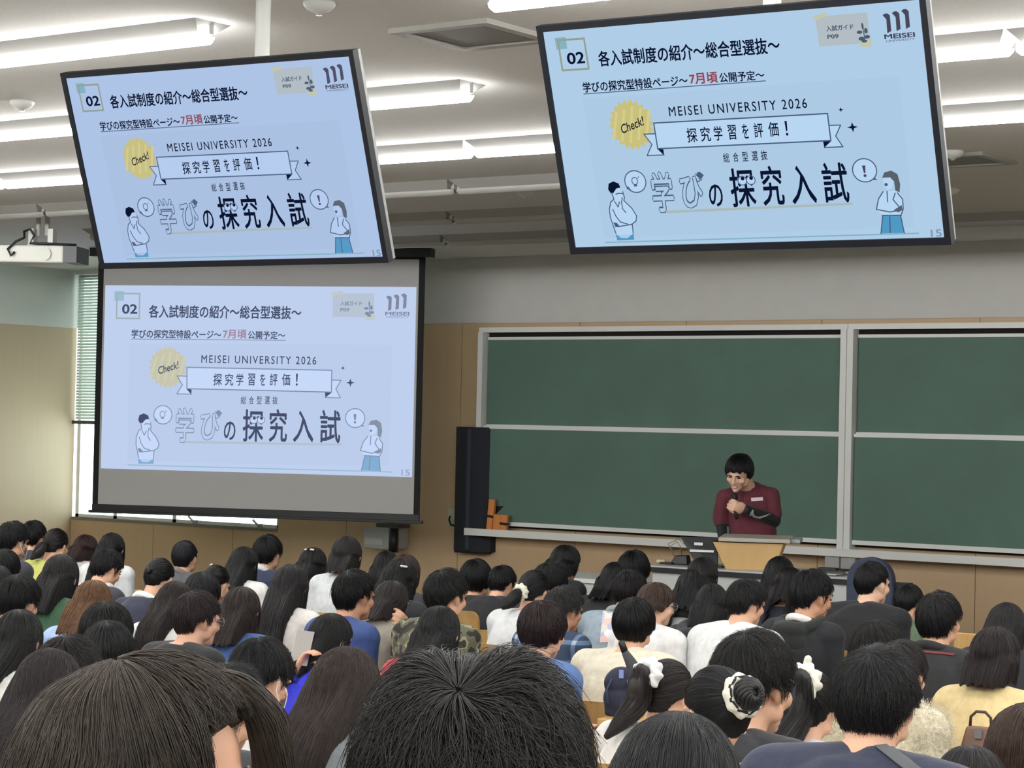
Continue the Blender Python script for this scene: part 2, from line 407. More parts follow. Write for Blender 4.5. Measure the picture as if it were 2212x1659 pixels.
def make_slide():
    s = Slide()
    # colours: 0 dark, 1 red, 2 gold line, 3 teal, 4 grey card, 5 yellow, 6 white, 7 maroon, 8 blue cloth, 9 brown hair, 10 mid grey, 11 pale panel, 12 outline grey, 13 tape, 14 stripe
    s.poly('picture_panel', [(385, 490), (1915, 500), (1890, 1205), (365, 1180)], 1, 11)
    s.poly('section_number', [(298, 185), (356, 185), (354, 242), (297, 241)], 2, 3)
    s.line('section_number', [(313, 198), (449, 200), (446, 346), (309, 344)], 9, 3, 2, True)
    s.text('section_number', '02', (342, 262, 436, 318), 4, 0, .025)
    s.text('heading', '各入試制度の紹介～総合型選抜～', (502, 274, 1398, 342), 3, 0, .022)
    s.text('subheading', '学びの探究型特設ページ～', (397, 415, 932, 460), 3, 0, .022)
    s.text('subheading', '7月頃', (940, 411, 1080, 463), 3, 1, .03)
    s.text('subheading', '公開予定～', (1086, 421, 1304, 466), 3, 0, .022)
    s.line('subheading', [(397, 466), (1304, 474)], 4, 3, 12)
    # memo card with tape and a leaf sprig
    s.poly('memo_card', [(1578, 200), (1813, 202), (1811, 341), (1577, 338)], 2, 4)
    s.poly('memo_card', [(1568, 196), (1632, 184), (1638, 202), (1574, 216)], 3, 13)
    s.poly('memo_card', [(1756, 334), (1818, 322), (1814, 356), (1772, 358)], 3, 13)
    s.text('memo_card', '入試ガイド', (1620, 247, 1745, 272), 3, 10, .03)
    s.text('memo_card', 'P09', (1620, 287, 1672, 306), 3, 10, .03)
    for (x, y, dx, dy) in ((1785, 262, 5, 16), (1768, 288, 13, 8), (1797, 284, 8, 13), (1773, 318, 14, 9), (1799, 312, 13, 8), (1784, 330, 13, 7)):
        s.circ('memo_card', (x, y), dx, 4, 10, 12, dy)
    s.line('memo_card', [(1785, 250), (1788, 335)], 4, 4, 10)
    # three-stroke emblem and its name
    for k in range(3):
        x = 1880 + 42 * k; y = 222 - 6 * k
        s.poly('emblem', [(x, y), (x + 10, y - 7), (x + 22, y - 7), (x + 32, y + 3), (x + 29, y + 74), (x + 10, y + 82), (x + 14, y + 20), (x + 8, y + 10)], 3, 7)
    s.text('emblem', 'MEISEI', (1874, 309, 2010, 330), 3, 7, .03)
    s.text('emblem', 'UNIVERSITY', (1880, 335, 2008, 344), 3, 12)
    # star badge
    P = []
    for k in range(44):
        a = 2 * math.pi * k / 44; r = 119 if k % 2 == 0 else 99
        P.append((613 + r * math.cos(a) * .97, 632 + r * math.sin(a) * 1.06))
    c = (613, 632)
    for k in range(44): s.poly('star_badge', [c, P[(k + 1) % 44], P[k]], 2, 5)
    for k in range(-2, 3): s.line('star_badge', [(613 + k * 42 + 18, 632 - 84 + abs(k) * 12), (613 + k * 42 - 18, 632 + 84 - abs(k) * 12)], 13, 3, 14)
    s.text('star_badge', 'Check!', (554, 610, 684, 652), 4, 0, .012, .3, 17)
    s.text('lettering', 'MEISEI UNIVERSITY 2026', (812, 569, 1482, 606), 3, 0, .008, spacing=1.25)
    # ribbon banner
    for pts in ([(730, 684), (668, 682), (700, 735), (666, 787), (752, 789), (730, 760)], [(1564, 704), (1622, 706), (1592, 756), (1618, 808), (1532, 806), (1552, 774)]):
        s.poly('ribbon_banner', pts[::-1] if pts[0][0] < 1000 else pts, 3, 6); s.line('ribbon_banner', pts, 5, 4, 12, True)
    s.poly('ribbon_banner', [(722, 757), (752, 790), (754, 762)], 5, 0); s.poly('ribbon_banner', [(1530, 776), (1568, 778), (1532, 806)], 5, 0)
    s.poly('ribbon_banner', [(726, 757), (1567, 775), (1570, 648), (728, 632)], 5, 6)
    s.line('ribbon_banner', [(726, 757), (1567, 775), (1570, 648), (728, 632)], 6, 6, 12, True)
    xs = [(882, 935), (950, 1002), (1016, 1060), (1085, 1128), (1155, 1188), (1212, 1258), (1282, 1332), (1362, 1376)]
    s.text('ribbon_banner', '探究学習を評価！', (882, 668, 1378, 738), 7, 0, .012, per_char=xs)
    for (x, y, r) in ((1633, 635, 13), (1675, 720, 25)):
        P = [(x + (r if k % 2 == 0 else r * .33) * math.sin(math.pi * k / 4), y + (r if k % 2 == 0 else r * .33) * math.cos(math.pi * k / 4)) for k in range(8)]
        for k in range(8): s.poly('sparkle', [(x, y), P[k], P[(k + 1) % 8]], 3, 0)
    xs = [(1042, 1074), (1090, 1118), (1135, 1165), (1182, 1212), (1226, 1258)]
    s.text('lettering', '総合型選抜', (1042, 800, 1258, 846), 3, 0, .01, per_char=xs)
    s.poly('lettering', [(700, 1075), (1625, 1085), (1625, 1074), (700, 1062)], 2, 16)
    for ch, x0, y0, x1, y1 in (('学', 652, 868, 772, 1072), ('び', 800, 882, 925, 1058)):
        s.text('title_lettering', ch, (x0, y0, x1, y1), 3, 12, .05); s.text('title_lettering', ch, (x0 + 4, y0 + 4, x1 - 4, y1 - 4), 4, 11, .014)
    s.poly('title_lettering', [(894, 898), (914, 880), (934, 900), (914, 918)], 5, 12)
    for ch, x0, y0, x1, y1 in (('の', 940, 948, 1012, 1056), ('探', 1050, 878, 1176, 1064), ('究', 1203, 876, 1314, 1066), ('入', 1343, 884, 1466, 1066), ('試', 1496, 880, 1620, 1070)):
        s.text('title_lettering', ch, (x0, y0, x1, y1), 3, 0, .014)
    for x in (1118, 1160):
        s.circ('title_lettering', (x, 938), 21, 5, 6); s.ring('title_lettering', (x, 938), 21, 4, 6, 12); s.circ('title_lettering', (x + 3, 928), 9, 6, 0)
    # speech bubbles
    s.circ('speech_bubble', (582, 910), 54, 2, 6); s.ring('speech_bubble', (582, 910), 54, 5, 3, 12)
    s.poly('speech_bubble', [(530, 942), (540, 930), (556, 955)], 3, 12)
    s.ring('speech_bubble', (580, 907), 15, 4, 4, 12, 14, 18); s.poly('speech_bubble', [(572, 923), (588, 923), (588, 934), (572, 934)], 4, 10); s.line('speech_bubble', [(604, 885), (598, 895)], 3, 4, 12)
    s.circ('speech_bubble.right', (1701, 925), 55, 2, 6); s.ring('speech_bubble.right', (1701, 925), 55, 5, 3, 12)
    s.poly('speech_bubble.right', [(1740, 960), (1730, 972), (1754, 974)], 3, 12)
    s.poly('speech_bubble.right', [(1692, 902), (1708, 902), (1704, 938), (1697, 938)], 4, 7); s.circ('speech_bubble.right', (1700, 950), 7, 4, 7, 12)
    # drawn man, hand at chin
    s.poly('drawn_man', [(440, 1000), (425, 1030), (418, 1080), (434, 1150), (436, 1170), (526, 1172), (530, 1125), (556, 1095), (552, 1070), (512, 1000), (498, 992), (460, 992)][::-1], 2, 6)
    s.poly('drawn_man', [(452, 955), (456, 990), (480, 1000), (505, 990), (508, 955), (490, 935)][::-1], 2, 6)
    s.poly('drawn_man', [(434, 940), (442, 912), (468, 902), (494, 914), (500, 935), (478, 938), (458, 960), (444, 960)][::-1], 3, 0)
    s.poly('drawn_man', [(432, 1162), (434, 1197), (524, 1197), (526, 1165), (490, 1188), (455, 1185)][::-1], 3, 8)
    for L in ([(450, 958), (456, 990), (436, 1004), (422, 1040), (420, 1080), (434, 1160)], [(508, 955), (512, 985), (506, 1000)], [(470, 966), (488, 962), (506, 966)], [(506, 1000), (540, 1040), (558, 1080), (550, 1105), (525, 1120), (450, 1128), (436, 1110)],
              [(440, 1040), (450, 1075), (468, 1105), (505, 1118)], [(500, 985), (492, 1010), (492, 1040), (505, 1060)], [(528, 1122), (524, 1165)], [(456, 1000), (470, 1030), (482, 1005)]):
        s.line('drawn_man', L, 5, 4, 12)
    s.poly('drawn_man', [(430, 1105), (438, 1130), (462, 1128), (448, 1108)], 4, 12)
    # drawn woman, arms folded
    s.poly('drawn_woman', [(1772, 1030), (1748, 1060), (1730, 1110), (1742, 1130), (1752, 1142), (1842, 1146), (1852, 1110), (1858, 1075), (1846, 1042), (1824, 1028)][::-1], 2, 6)
    s.poly('drawn_woman', [(1780, 960), (1778, 1000), (1792, 1024), (1815, 1015), (1826, 975), (1815, 955)][::-1], 3, 6)
    s.poly('drawn_woman', [(1776, 965), (1790, 940), (1822, 934), (1848, 952), (1854, 1000), (1846, 1038), (1828, 1028), (1828, 985), (1812, 965)][::-1], 4, 9)
    s.poly('drawn_woman', [(1755, 1142), (1735, 1228), (1842, 1231), (1836, 1146)], 3, 8)
    for L in ([(1772, 1030), (1746, 1064), (1730, 1112), (1790, 1128), (1835, 1122)], [(1836, 1040), (1856, 1072), (1852, 1118), (1838, 1146)], [(1752, 1142), (1840, 1146)], [(1790, 1030), (1786, 1080)], [(1826, 1040), (1812, 1070), (1838, 1110)], [(1786, 1150), (1778, 1225)], [(1755, 1142), (1735, 1228)], [(1836, 1146), (1842, 1231)]):
        s.line('drawn_woman', L, 5, 5, 12)
    s.poly('drawn_woman', [(1808, 1120), (1848, 1098), (1848, 1122), (1828, 1132)], 5, 9)
    s.circ('drawn_woman', (1790, 998), 8, 4, 12, 10)
    s.line('base_line', [(370, 1204), (1905, 1236)], 6, 2, 3)
    s.text('page_number', '15', (1960, 1222, 2010, 1256), 3, 15, .02)
    return s
SLIDE = make_slide()
SL_MESH = {}
for k, m in SLIDE.m.items():
    SL_MESH[k] = m
def pal(nm, bg, dk, k):
    """display palette: background, ink, and how far the colours wash out"""
    B = np.array(lin(bg)); K = np.array(lin(dk))
    c = ['', '#8d2530', '#8f9a83', '#7fb0bb', '#b3bcc0', '#cbbf6d', bg, '#35203a', '#3f93c0', '#4a4f52', '#38475a', bg, '#33476a', '#c3c5a4', '#d8cc7c', '#7f93aa', '#a9b8b4']
    out = []
    for i, h in enumerate(c):
        v = K if i == 0 else np.array(lin(h))
        if i == 6: v = np.minimum(1, B * 1.10)
        if i == 11: v = B * .965
        v = v * (1 - k) + B * k if i not in (6, 11, 0) else v
        out.append(glow(nm + '_' + 'ink red gold teal card yellow white maroon blue brown grey panel outline tape stripe page underline'.split()[i], tuple(v)))
    return out
PAL_TV = pal('tv', '#aec4e6', '#0b1530', .12)
PAL_TV2 = pal('tv_right', '#b0cdE8', '#0b1530', .08)
PAL_PR = pal('projection', '#bfd0ef', '#47506a', .38)  # room light washing out the projection is mixed into these colours
def put_slide(parent, width, P, yoff):
    """all the slide's marks as sub-parts of a screen, x from -w/2, z from -h/2"""
    for k, m in SL_MESH.items():
        k = k.split('.')[0]; me = m.mesh(k)
        for x in P: me.materials.append(x)
        o = link(k, me, parent); o.scale = (width, width, width); o.location = (-width / 2, yoff, -width * .5625 / 2)

def television(name, ctr, yaw, tilt, w, label, P, bg):
    t = empty(name, ctr, yaw, label, 'television', None)
    t.rotation_euler = (tilt, 0, yaw)
    h = w * .575; b = w * .0155; d = .05
    m = MB()
    for q in ((-w / 2, -h / 2, w / 2, -h / 2 + b * 1.1), (-w / 2, h / 2 - b, w / 2, h / 2), (-w / 2, -h / 2 + b * 1.1, -w / 2 + b, h / 2 - b), (w / 2 - b, -h / 2 + b * 1.1, w / 2, h / 2 - b)):
        m.box((q[0], 0, q[1]), (q[2], .03, q[3]))
    m.build('bezel', mat('tv_bezel', '#10131b', .5, spec=.25), t)
    MB().box((-w / 2 + .004, .028, -h / 2 + .004), (w / 2 - .004, d, h / 2 - .004)).box((-w * .36, d, -h * .32), (w * .36, d + .03, h * .3)).build('back_cover', mat('tv_back', '#8d8f8e', .4), t)
    iw, ih = w - 2 * b, h - 2.1 * b
    sp = MB().add([(-iw / 2, .006, -ih / 2), (iw / 2, .006, -ih / 2), (iw / 2, .006, ih / 2), (-iw / 2, .006, ih / 2)], [(0, 1, 2, 3)]).build('screen_panel', bg, t)
    put_slide(sp, iw, P, .005)
    return t
def tv_pole(t, u, v_top, w):
    """ceiling pole with bracket, behind the set"""
    Minv = t.matrix_basis.inverted()
    c = Vector(t.location); off = Vector((math.sin(-t.rotation_euler[2]) * -1, math.cos(t.rotation_euler[2]), 0))
    base = c + Vector((-math.sin(t.rotation_euler[2]), math.cos(t.rotation_euler[2]), 0)) * .22
    a = Minv @ Vector((base.x, base.y, HC - .002)); b = Minv @ Vector((base.x, base.y, c.z - .05))
    MB().tube([a, b], .026, 16).build('ceiling_pole', mat('white_pole', '#cfd0cc', .35), t, True)
    a2 = Minv @ Vector((base.x, base.y, HC - .03)); MB().tube([a, a2], .09, 20).build('ceiling_plate', mat('white_pole', '#cfd0cc', .35), t)
    MB().tube([b, Vector((b.x * .3, .09, 0)), (0, .078, 0)], .03, 8).box((-.2, .075, -.12), (.2, .09, .12)).build('wall_bracket', black_pl, t)
K = 1.2 / 1.12
bg1 = glow('tv_screen_light', '#aec4e6'); bg2 = glow('tv_right_screen_light', '#b0cde8')
tvL = television('ceiling_television', at(474.3, 357.7, 6.86 * K), math.radians(5.65), math.radians(19.75), 1.2, 'smaller-looking hanging television above the projection screen, showing the slide', PAL_TV, bg1)
tvR = television('ceiling_television', at(1590.3, 284.6, 5.86 * K), math.radians(4.07), math.radians(19.54), 1.2, 'larger-looking hanging television above the blackboard, showing the same slide', PAL_TV2, bg2)
tvL['group'] = tvR['group'] = 'hanging televisions'
bpy.context.view_layer.update()
tv_pole(tvL, 0, 0, 1.2); tv_pole(tvR, 0, 0, 1.2)

# ---------------------------------------------------------------- projection screen in the corner
ps = empty('projection_screen', at(552.6, 819.4, 17.42 * 1.14), math.radians(21.0), 'large pull-down projection screen with black border in the left corner', 'projection screen')
iw = 2.6 * 1.14; ih = iw * .5625
x0, x1 = -iw / 2 - .02, iw / 2 + .02
zt = HC - .075 - ps.location.z; zb_ = -ih / 2 - .325
matte = mat('screen_matte_white', '#b8b8b6', .9)
MB().box((x0, .0, zb_), (x1, .004, zt)).build('screen_fabric', matte, ps)
bk = mat('screen_black_border', '#0f1116', .8)
m = MB(); bw = .055
m.box((x0 - bw, -.002, zb_ - .02), (x0, .006, zt)).box((x1, -.002, zb_ - .02), (x1 + bw, .006, zt)).box((x0 - bw, -.002, zt - .02), (x1 + bw, .006, zt + .01))
m.build('black_border', bk, ps)
MB().box((x0 - bw, -.012, zb_ - .065), (x1 + bw, .014, zb_)).box((x0 - bw - .03, -.02, zb_ - .08), (x1 + bw + .03, .02, zb_ - .055)).build('weight_bar', black_pl, ps, bevel=.004)
MB().box((x0 - .12, -.06, zt), (x1 + .12, .07, HC - ps.location.z)).build('roller_case', black_pl, ps)
im = MB().add([(-iw / 2, -.003, -ih / 2), (iw / 2, -.003, -ih / 2), (iw / 2, -.003, ih / 2), (-iw / 2, -.003, ih / 2)], [(0, 1, 2, 3)]).build('projected_image', glow('projection_light', '#bfd0ef'), ps)  # projector light falling on the fabric, built in as the sheet's own glow
put_slide(im, iw, PAL_PR, -.0035)
# ---------------------------------------------------------------- blackboards and things on the front wall
green = mat('green_chalkboard', '#587569', .7, noise=.06, scale=3, bump=.02)
def X_at(u, v, y=D): return on_y(u, v, y)[0]
zT, zB, zM = 2.80, .995, 1.888
def blackboard(xa, xb, label):
    o = empty('blackboard', (xa, D, 0), 0, label, 'blackboard', 'green sliding blackboards')
    W_ = xb - xa; y0 = -.13
    m = MB().box((0, y0, zT - .045), (W_, -.02, zT)); m.build('top_rail', alu, o)
    for q in (0, W_ - .055): MB().box((q, y0 - .015, zB - .02), (q + .055, -.02, zT - .045)).build('side_post', alu, o)
    MB().box((.055, -.045, zB), (W_ - .055, -.02, zT - .045)).build('backing', dark_gap, o)
    for nm, za, zb, yy in (('upper_panel', zM - .0, zT - .085, -.075), ('lower_panel', zB + .02, zM + .022, -.115)):
        p = MB().box((.07, yy, za + .02), (W_ - .06, yy + .02, zb - .02)).build(nm, green, o)
        f = MB().box((.065, yy - .006, zb - .026), (W_ - .058, yy + .022, zb)).box((.065, yy - .008, za), (W_ - .058, yy + .022, za + .036))
        f.build('panel_frame', alu, p)
    return o
xa = X_at(1049, 900); xm0 = X_at(1833, 900); xm1 = X_at(1836, 900)
b1 = blackboard(xa, xm1 + .03, 'green blackboard behind the standing speaker, with orange blocks at its corner')
b2 = blackboard(xm1 + .035, xm1 + .035 + (xm1 + .03 - xa), 'green blackboard at right, cut off by the picture edge')
xe = xm1 + .035 + (xm1 + .03 - xa)
ct = MB().box((xa - .03, D - .24, zB - .075), (xe, D - .03, zB - .03)).box((xa - .03, D - .25, zB - .075), (xe, D - .235, zB - .012)).build('chalk_tray', alu)
tag(ct, 'long aluminium chalk tray along the foot of the blackboards', 'chalk tray')
for u, l in ((1800, 'left grey box hanging under the chalk tray'), (1834, 'right grey box hanging under the chalk tray')):
    q = on_y(u, 1197, D - .2)
    o = MB().box((q[0] - .068, D - .22, zB - .175), (q[0] + .062, D - .06, zB - .075)).build('tray_box', grey_pl, bevel=.008); tag(o, l, 'box', 'grey boxes under the chalk tray')
# wooden blocks standing on the tray
orange = wood_mat('orange_block_wood', '#d98a4a', '#c87a3c'); 
def block(u0, v0, u1, v1, yy, label, lean=0.0, tie=None):
    a = on_y(u0, v1, yy); b = on_y(u1, v0, yy); h = b[2] - a[2]; wd = b[0] - a[0]
    o = empty('wooden_block', ((a[0] + b[0]) / 2, yy, zB - .03), 0, label, 'block', 'orange wooden blocks on the chalk tray')
    Mx = Matrix.Rotation(lean, 4, 'Y')
    MB().box((-wd / 2, -.02, .001), (wd / 2, .02, h), M=Mx).build('block', orange, o, bevel=.006)
    if tie is not None: MB().box((-wd / 2 - .003, -.024, h * tie), (wd / 2 + .003, .024, h * tie + .022), M=Mx).build('dark_strap', black_pl, o)
block(1052, 1072, 1066, 1140, D - .16, 'tall orange wooden block in the blackboard corner', .09, .42)
block(1066, 1104, 1082, 1140, D - .19, 'middle short orange wooden block on the chalk tray', .06)
block(1081, 1105, 1096, 1141, D - .185, 'short orange wooden block at the right end of three', .08, .4)
# column loudspeaker with outlet and cable
q0 = on_y(1000, 922, D - .12); q1 = on_y(1042, 1192, D - .12)
sp = empty('column_loudspeaker', ((q0[0] + q1[0]) / 2, D - .02, 0), 0, 'tall black column loudspeaker on the wall beside the blackboard', 'loudspeaker')
ws = .20; zs0, zs1 = q1[2], q0[2]
v = []; f = []
pr_ = [(-ws, 0), (-ws, -.10), (-ws * .55, -.155), (ws * .1, -.165), (ws * .7, -.13), (ws, -.08), (ws, 0)]
for z in (zs0, zs1): v += [(x, y, z) for x, y in pr_]
n = len(pr_)
f = [(i, (i + 1) % n, n + (i + 1) % n, n + i) for i in range(n)] + [tuple(range(n))[::-1], tuple(range(n, 2 * n))]
MB().add(v, f).build('cabinet', navy_black, sp)
MB().box((-ws * .1, -.172, zs0 + .02), (ws * .12, -.16, zs1 - .02)).build('grille_rib', mat('rib_grey', '#343a44', .7), sp)
MB().add([(ws * .6, -.02, zs0 + .22), (ws * .6, -.1, zs0 + .22), (ws * .6, -.1, zs0 + .42), (ws * .6, -.02, zs0 + .42), (ws * 1.75, -.02, zs0 + .42), (ws * 1.75, -.1, zs0 + .42)], [(0, 1, 2, 3), (0, 4, 5, 1), (2, 5, 4, 3), (1, 5, 2), (0, 3, 4)]).build('bracket', black_pl, sp)
MB().box((-ws * .9, -.12, zs0 - .02), (ws * .8, -.01, zs0)).build('end_cap', black_pl, sp)
q = on_y(976, 1115, D - .02)
ou = empty('wall_outlet', (q[0], D - .02, q[2]), 0, 'pale wall outlet left of the column loudspeaker', 'outlet')
MB().box((-.045, -.012, -.085), (.045, 0, .075)).build('plate', mat('outlet_plate', '#b9bda4', .5), ou, bevel=.004)
MB().tube([(-.01, -.012, -.0), (-.005, -.035, -.03), (.02, -.04, -.075), (.07, -.035, -.085), (.15, -.03, -.085)], .009, 8).build('cord', black_pl, ou, True)
# grey box under the projection screen
q0 = on_y(800, 1142, D - .2); q1 = on_y(866, 1183, D - .2)
wb = empty('wall_device', ((q0[0] + q1[0]) / 2, D - .02, (q0[2] + q1[2]) / 2), 0, 'small grey device box on the wall under the screen corner', 'device')
MB().box((-.19, -.28, -.1), (.13, 0, .1)).build('housing', mat('device_grey', '#a9aca9', .5), wb, bevel=.015)
MB().box((-.16, -.288, -.06), (.05, -.275, .0)).build('front_label', mat('device_label', '#bcc2be', .5), wb)
MB().tube([(.16, -.26, -.12), (.16, -.26, .1)], .045, 14).build('side_canister', black_pl, wb, True)
MB().box((-.1, -.2, .1), (.16, -.02, .135)).build('bracket', mat('device_bracket', '#4f4f4c', .6), wb)

# ---------------------------------------------------------------- dais, teacher's desk, lectern, monitor
DZ = .20
struct(MB().box((-13.0, 12.3, 0), (1.0, D - .04, DZ)).build('floor_dais', mat('dais_floor', '#7a6a55', .6)))
YD = 13.2
xl = on_y(1405, 1222, YD)[0]; xr = on_y(1832, 1247, YD)[0]
zD = on_y(1500, 1227, YD)[2]
td = empty('teacher_desk', (xl, YD, DZ), 0, 'long pale grey teacher desk with dark-edged top in front of the speaker', 'desk')
L = xr - xl; hD = zD - DZ
gp = mat('pale_desk_panel', '#b9bdbb', .5, noise=.03, scale=12)
MB().box((-.02, -.0, hD - .045), (L + .02, .62, hD - .012)).build('dark_edge', black_pl, td)
MB().box((-.02, .006, hD - .012), (L + .02, .61, hD)).build('desktop', mat('desktop_grey', '#b5b8b6', .3), td)
MB().box((0, .03, .0), (L, .05, hD - .045)).build('front_panel', gp, td)
for nm, x in (('side_panel', 0.0), ('side_panel', L - .03)): MB().box((x, .05, 0), (x + .03, .58, hD - .045)).build(nm, gp, td)
st = empty('side_table', (xl - 1.1, YD + .05, DZ), 0, 'low white table end left of the teacher desk', 'table')
MB().box((0, 0, hD - .16), (1.0, .6, hD - .13)).build('tabletop', white_pl, st); MB().box((.02, .02, 0), (.98, .04, hD - .16)).build('front_panel', gp, st)
for q in (.02, .95): MB().box((q, .04, 0), (q + .03, .58, hD - .16)).build('side_panel', gp, st)
rk = empty('equipment_rack', (xr + .05, YD + .03, DZ), 0, 'beige equipment rack at the right end of the teacher desk', 'rack')
MB().box((0, 0, 0), (.26, .3, hD - .03)).build('cabinet', mat('rack_dark', '#4d4a40', .6), rk)
MB().box((.03, -.012, .1), (.23, 0, hD - .14)).build('front_door', mat('rack_beige', '#8e8c7a', .5), rk)
MB().box((.09, -.016, hD - .42), (.12, -.012, hD - .26)).build('label_plate', mat('rack_label', '#5a5a48', .6), rk)
MB().tube([(.2, -.012, .35), (.2, -.04, .35), (.2, -.04, .5), (.2, -.012, .5)], .008, 6).build('handle', black_pl, rk)
# lectern standing on the desk, front sloping inwards to its foot
a = on_y(1541, 1170, YD + .1); b = on_y(1684, 1178, YD + .1); c = on_y(1556, 1222, YD + .1)
lw = np.linalg.norm(b - a) * .93; lh = (a[2] + b[2]) / 2 - zD
le = empty('tabletop_lectern', (a[0] + .02, YD + .06, zD), math.radians(24), 'light wooden tabletop lectern with grey top on the teacher desk', 'lectern')
v = [(.09, .03, 0), (lw - .06, .03, 0), (lw, 0, lh), (0, 0, lh), (.09, .05, 0), (lw - .06, .05, 0), (lw, .02, lh), (0, .02, lh)]
MB().add(v, [(0, 1, 2, 3), (7, 6, 5, 4), (0, 4, 5, 1), (1, 5, 6, 2), (2, 6, 7, 3), (3, 7, 4, 0)]).build('front_panel', lect_wood, le)
for x, k in ((0, .09), (lw - .02, -.06)):
    MB().add([(x + k, .05, 0), (x + k + .02, .05, 0), (x + k + .02, .3, 0), (x + k, .3, 0), (x, .02, lh), (x + .02, .02, lh), (x + .02, .34, lh + .005), (x, .34, lh + .005)], [(3, 2, 1, 0), (4, 5, 6, 7), (0, 1, 5, 4), (1, 2, 6, 5), (2, 3, 7, 6), (3, 0, 4, 7)]).build('side_panel', lect_wood, le)
Mx = Matrix.Translation((0, 0, lh)) @ Matrix.Rotation(math.radians(1.5), 4, 'X')
MB().box((.04, -.03, .008), (lw + .05, .36, .035), M=Mx).build('top', mat('lectern_top', '#b5b0a5', .5), le, bevel=.004)
MB().box((.0, .0, 0), (lw, .34, .008), M=Mx).build('reveal', dark_gap, le)
MB().box((lw + .05, .05, .005), (lw + .11, .3, .03), M=Mx).build('edge_clip', grey_pl, le)
# monitor seen from behind, on an arm left of the lectern
a = on_y(1480, 1157, YD + .2); b = on_y(1552, 1165, YD + .2)
mo = empty('computer_monitor', (a[0] + .07, YD + .02, zD), math.radians(20), 'black monitor seen from behind, left of the lectern', 'monitor')
mw = b[0] - a[0] - .012; mh = a[2] - zD
MB().add([(0, 0, mh), (mw, .02, mh), (mw, .02, .0), (.13, 0, .0), (0, .03, mh), (mw, .05, mh), (mw, .05, .0), (.13, .03, .0)], [(0, 3, 2, 1), (4, 5, 6, 7), (0, 1, 5, 4), (1, 2, 6, 5), (2, 3, 7, 6), (3, 0, 4, 7)]).build('back_cover', black_pl, mo)
MB().box((.1, -.006, mh - .055), (.16, .002, mh - .035)).build('sticker', mat('white_sticker', '#e2e4e4', .5), mo)
for q_ in ((.07, .10), (.14, .2)): MB().box((q_[0], -.008, mh - q_[1]), (mw - .02, .002, mh - q_[1] + .015)).build('pale_stripe', mat('white_sticker', '#e2e4e4', .5), mo)
MB().box((.15, .03, -.0), (mw + .03, .12, .012)).build('foot', black_pl, mo)
# small things on the desk
def on_desk(u, y): 
    lo = on_y(u, 1215, y); return (lo[0], y, zD)
q = on_desk(1470, YD + .25)
o = empty('tissue_case', q, .1, 'small black case on the left end of the teacher desk', 'case')
MB().add([(-.07, -.04, 0), (.07, -.04, 0), (.07, .04, 0), (-.07, .04, 0), (-.03, -.03, .065), (.06, -.03, .07), (.06, .03, .07), (-.03, .03, .065)], [(3, 2, 1, 0), (4, 5, 6, 7), (0, 1, 5, 4), (1, 2, 6, 5), (2, 3, 7, 6), (3, 0, 4, 7)]).build('case_body', black_pl, o, bevel=.008)
MB().tube([(-.05, .0, .06), (-.09, .0, .12), (-.04, .02, .16), (.0, .02, .11), (-.06, .01, .08), (-.1, 0, .14), (-.02, 0, .18), (.06, .01, .12)], .003, 6).build('thin_cable', mat('thin_cable_grey', '#7c6f5c', .6), o, True)
q = on_desk(1441, YD + .2)
tag(MB().box((q[0] - .05, q[1] - .02, zD), (q[0] + .05, q[1] + .03, zD + .015)).build('remote_control', black_pl, bevel=.004), 'flat black remote control beside the black case', 'remote control')
for u, l in ((1424, 'pale round chalk holder at the left desk end'), (1432, 'second pale chalk holder, nearer the remote control')):
    q = on_desk(u, YD + .22); tag(MB().ell((q[0], q[1], zD + .016), (.022, .022, .016)).build('chalk_holder', mat('pale_gold', '#cfc3a0', .5), None, True), l, 'chalk holder', 'chalk holders on the teacher desk')
paper = mat('white_paper', '#e0e1df', .8)
for k, (u, y, r, l) in enumerate(((1720, .2, .1, 'loose sheet of paper right of the lectern'), (1752, .3, -.2, 'second sheet of paper on the desk right of the lectern'), (1778, .18, .35, 'sheet of paper under the dark folder'), (1806, .28, -.1, 'sheet of paper nearest the right desk end'))):
    q = on_desk(u, YD + y); o = MB().box((-.105, -.15, 0), (.105, .15, .002)).build('paper_sheet', paper); o.location = (q[0], q[1], zD + .0005 + .0022 * k); o.rotation_euler = (0, 0, r); tag(o, l, 'paper', 'papers on the teacher desk')
q = on_desk(1790, YD + .22); o = MB().box((-.11, -.08, .0105), (.11, .08, .022)).build('folder', mat('dark_folder', '#3f4648', .5)); o.location = (q[0], q[1], zD); o.rotation_euler = (0, 0, .4); tag(o, 'dark grey folder lying on papers at the desk end', 'folder')
q = on_desk(1790, YD + .45); o = MB().box((-.07, -.03, 0), (.07, .03, .03)).build('pencil_case', black_pl, bevel=.008); o.location = (q[0], q[1], zD + .0); tag(o, 'small black pencil case at the back of the desk', 'pencil case')
q = on_desk(1577, YD + .4)
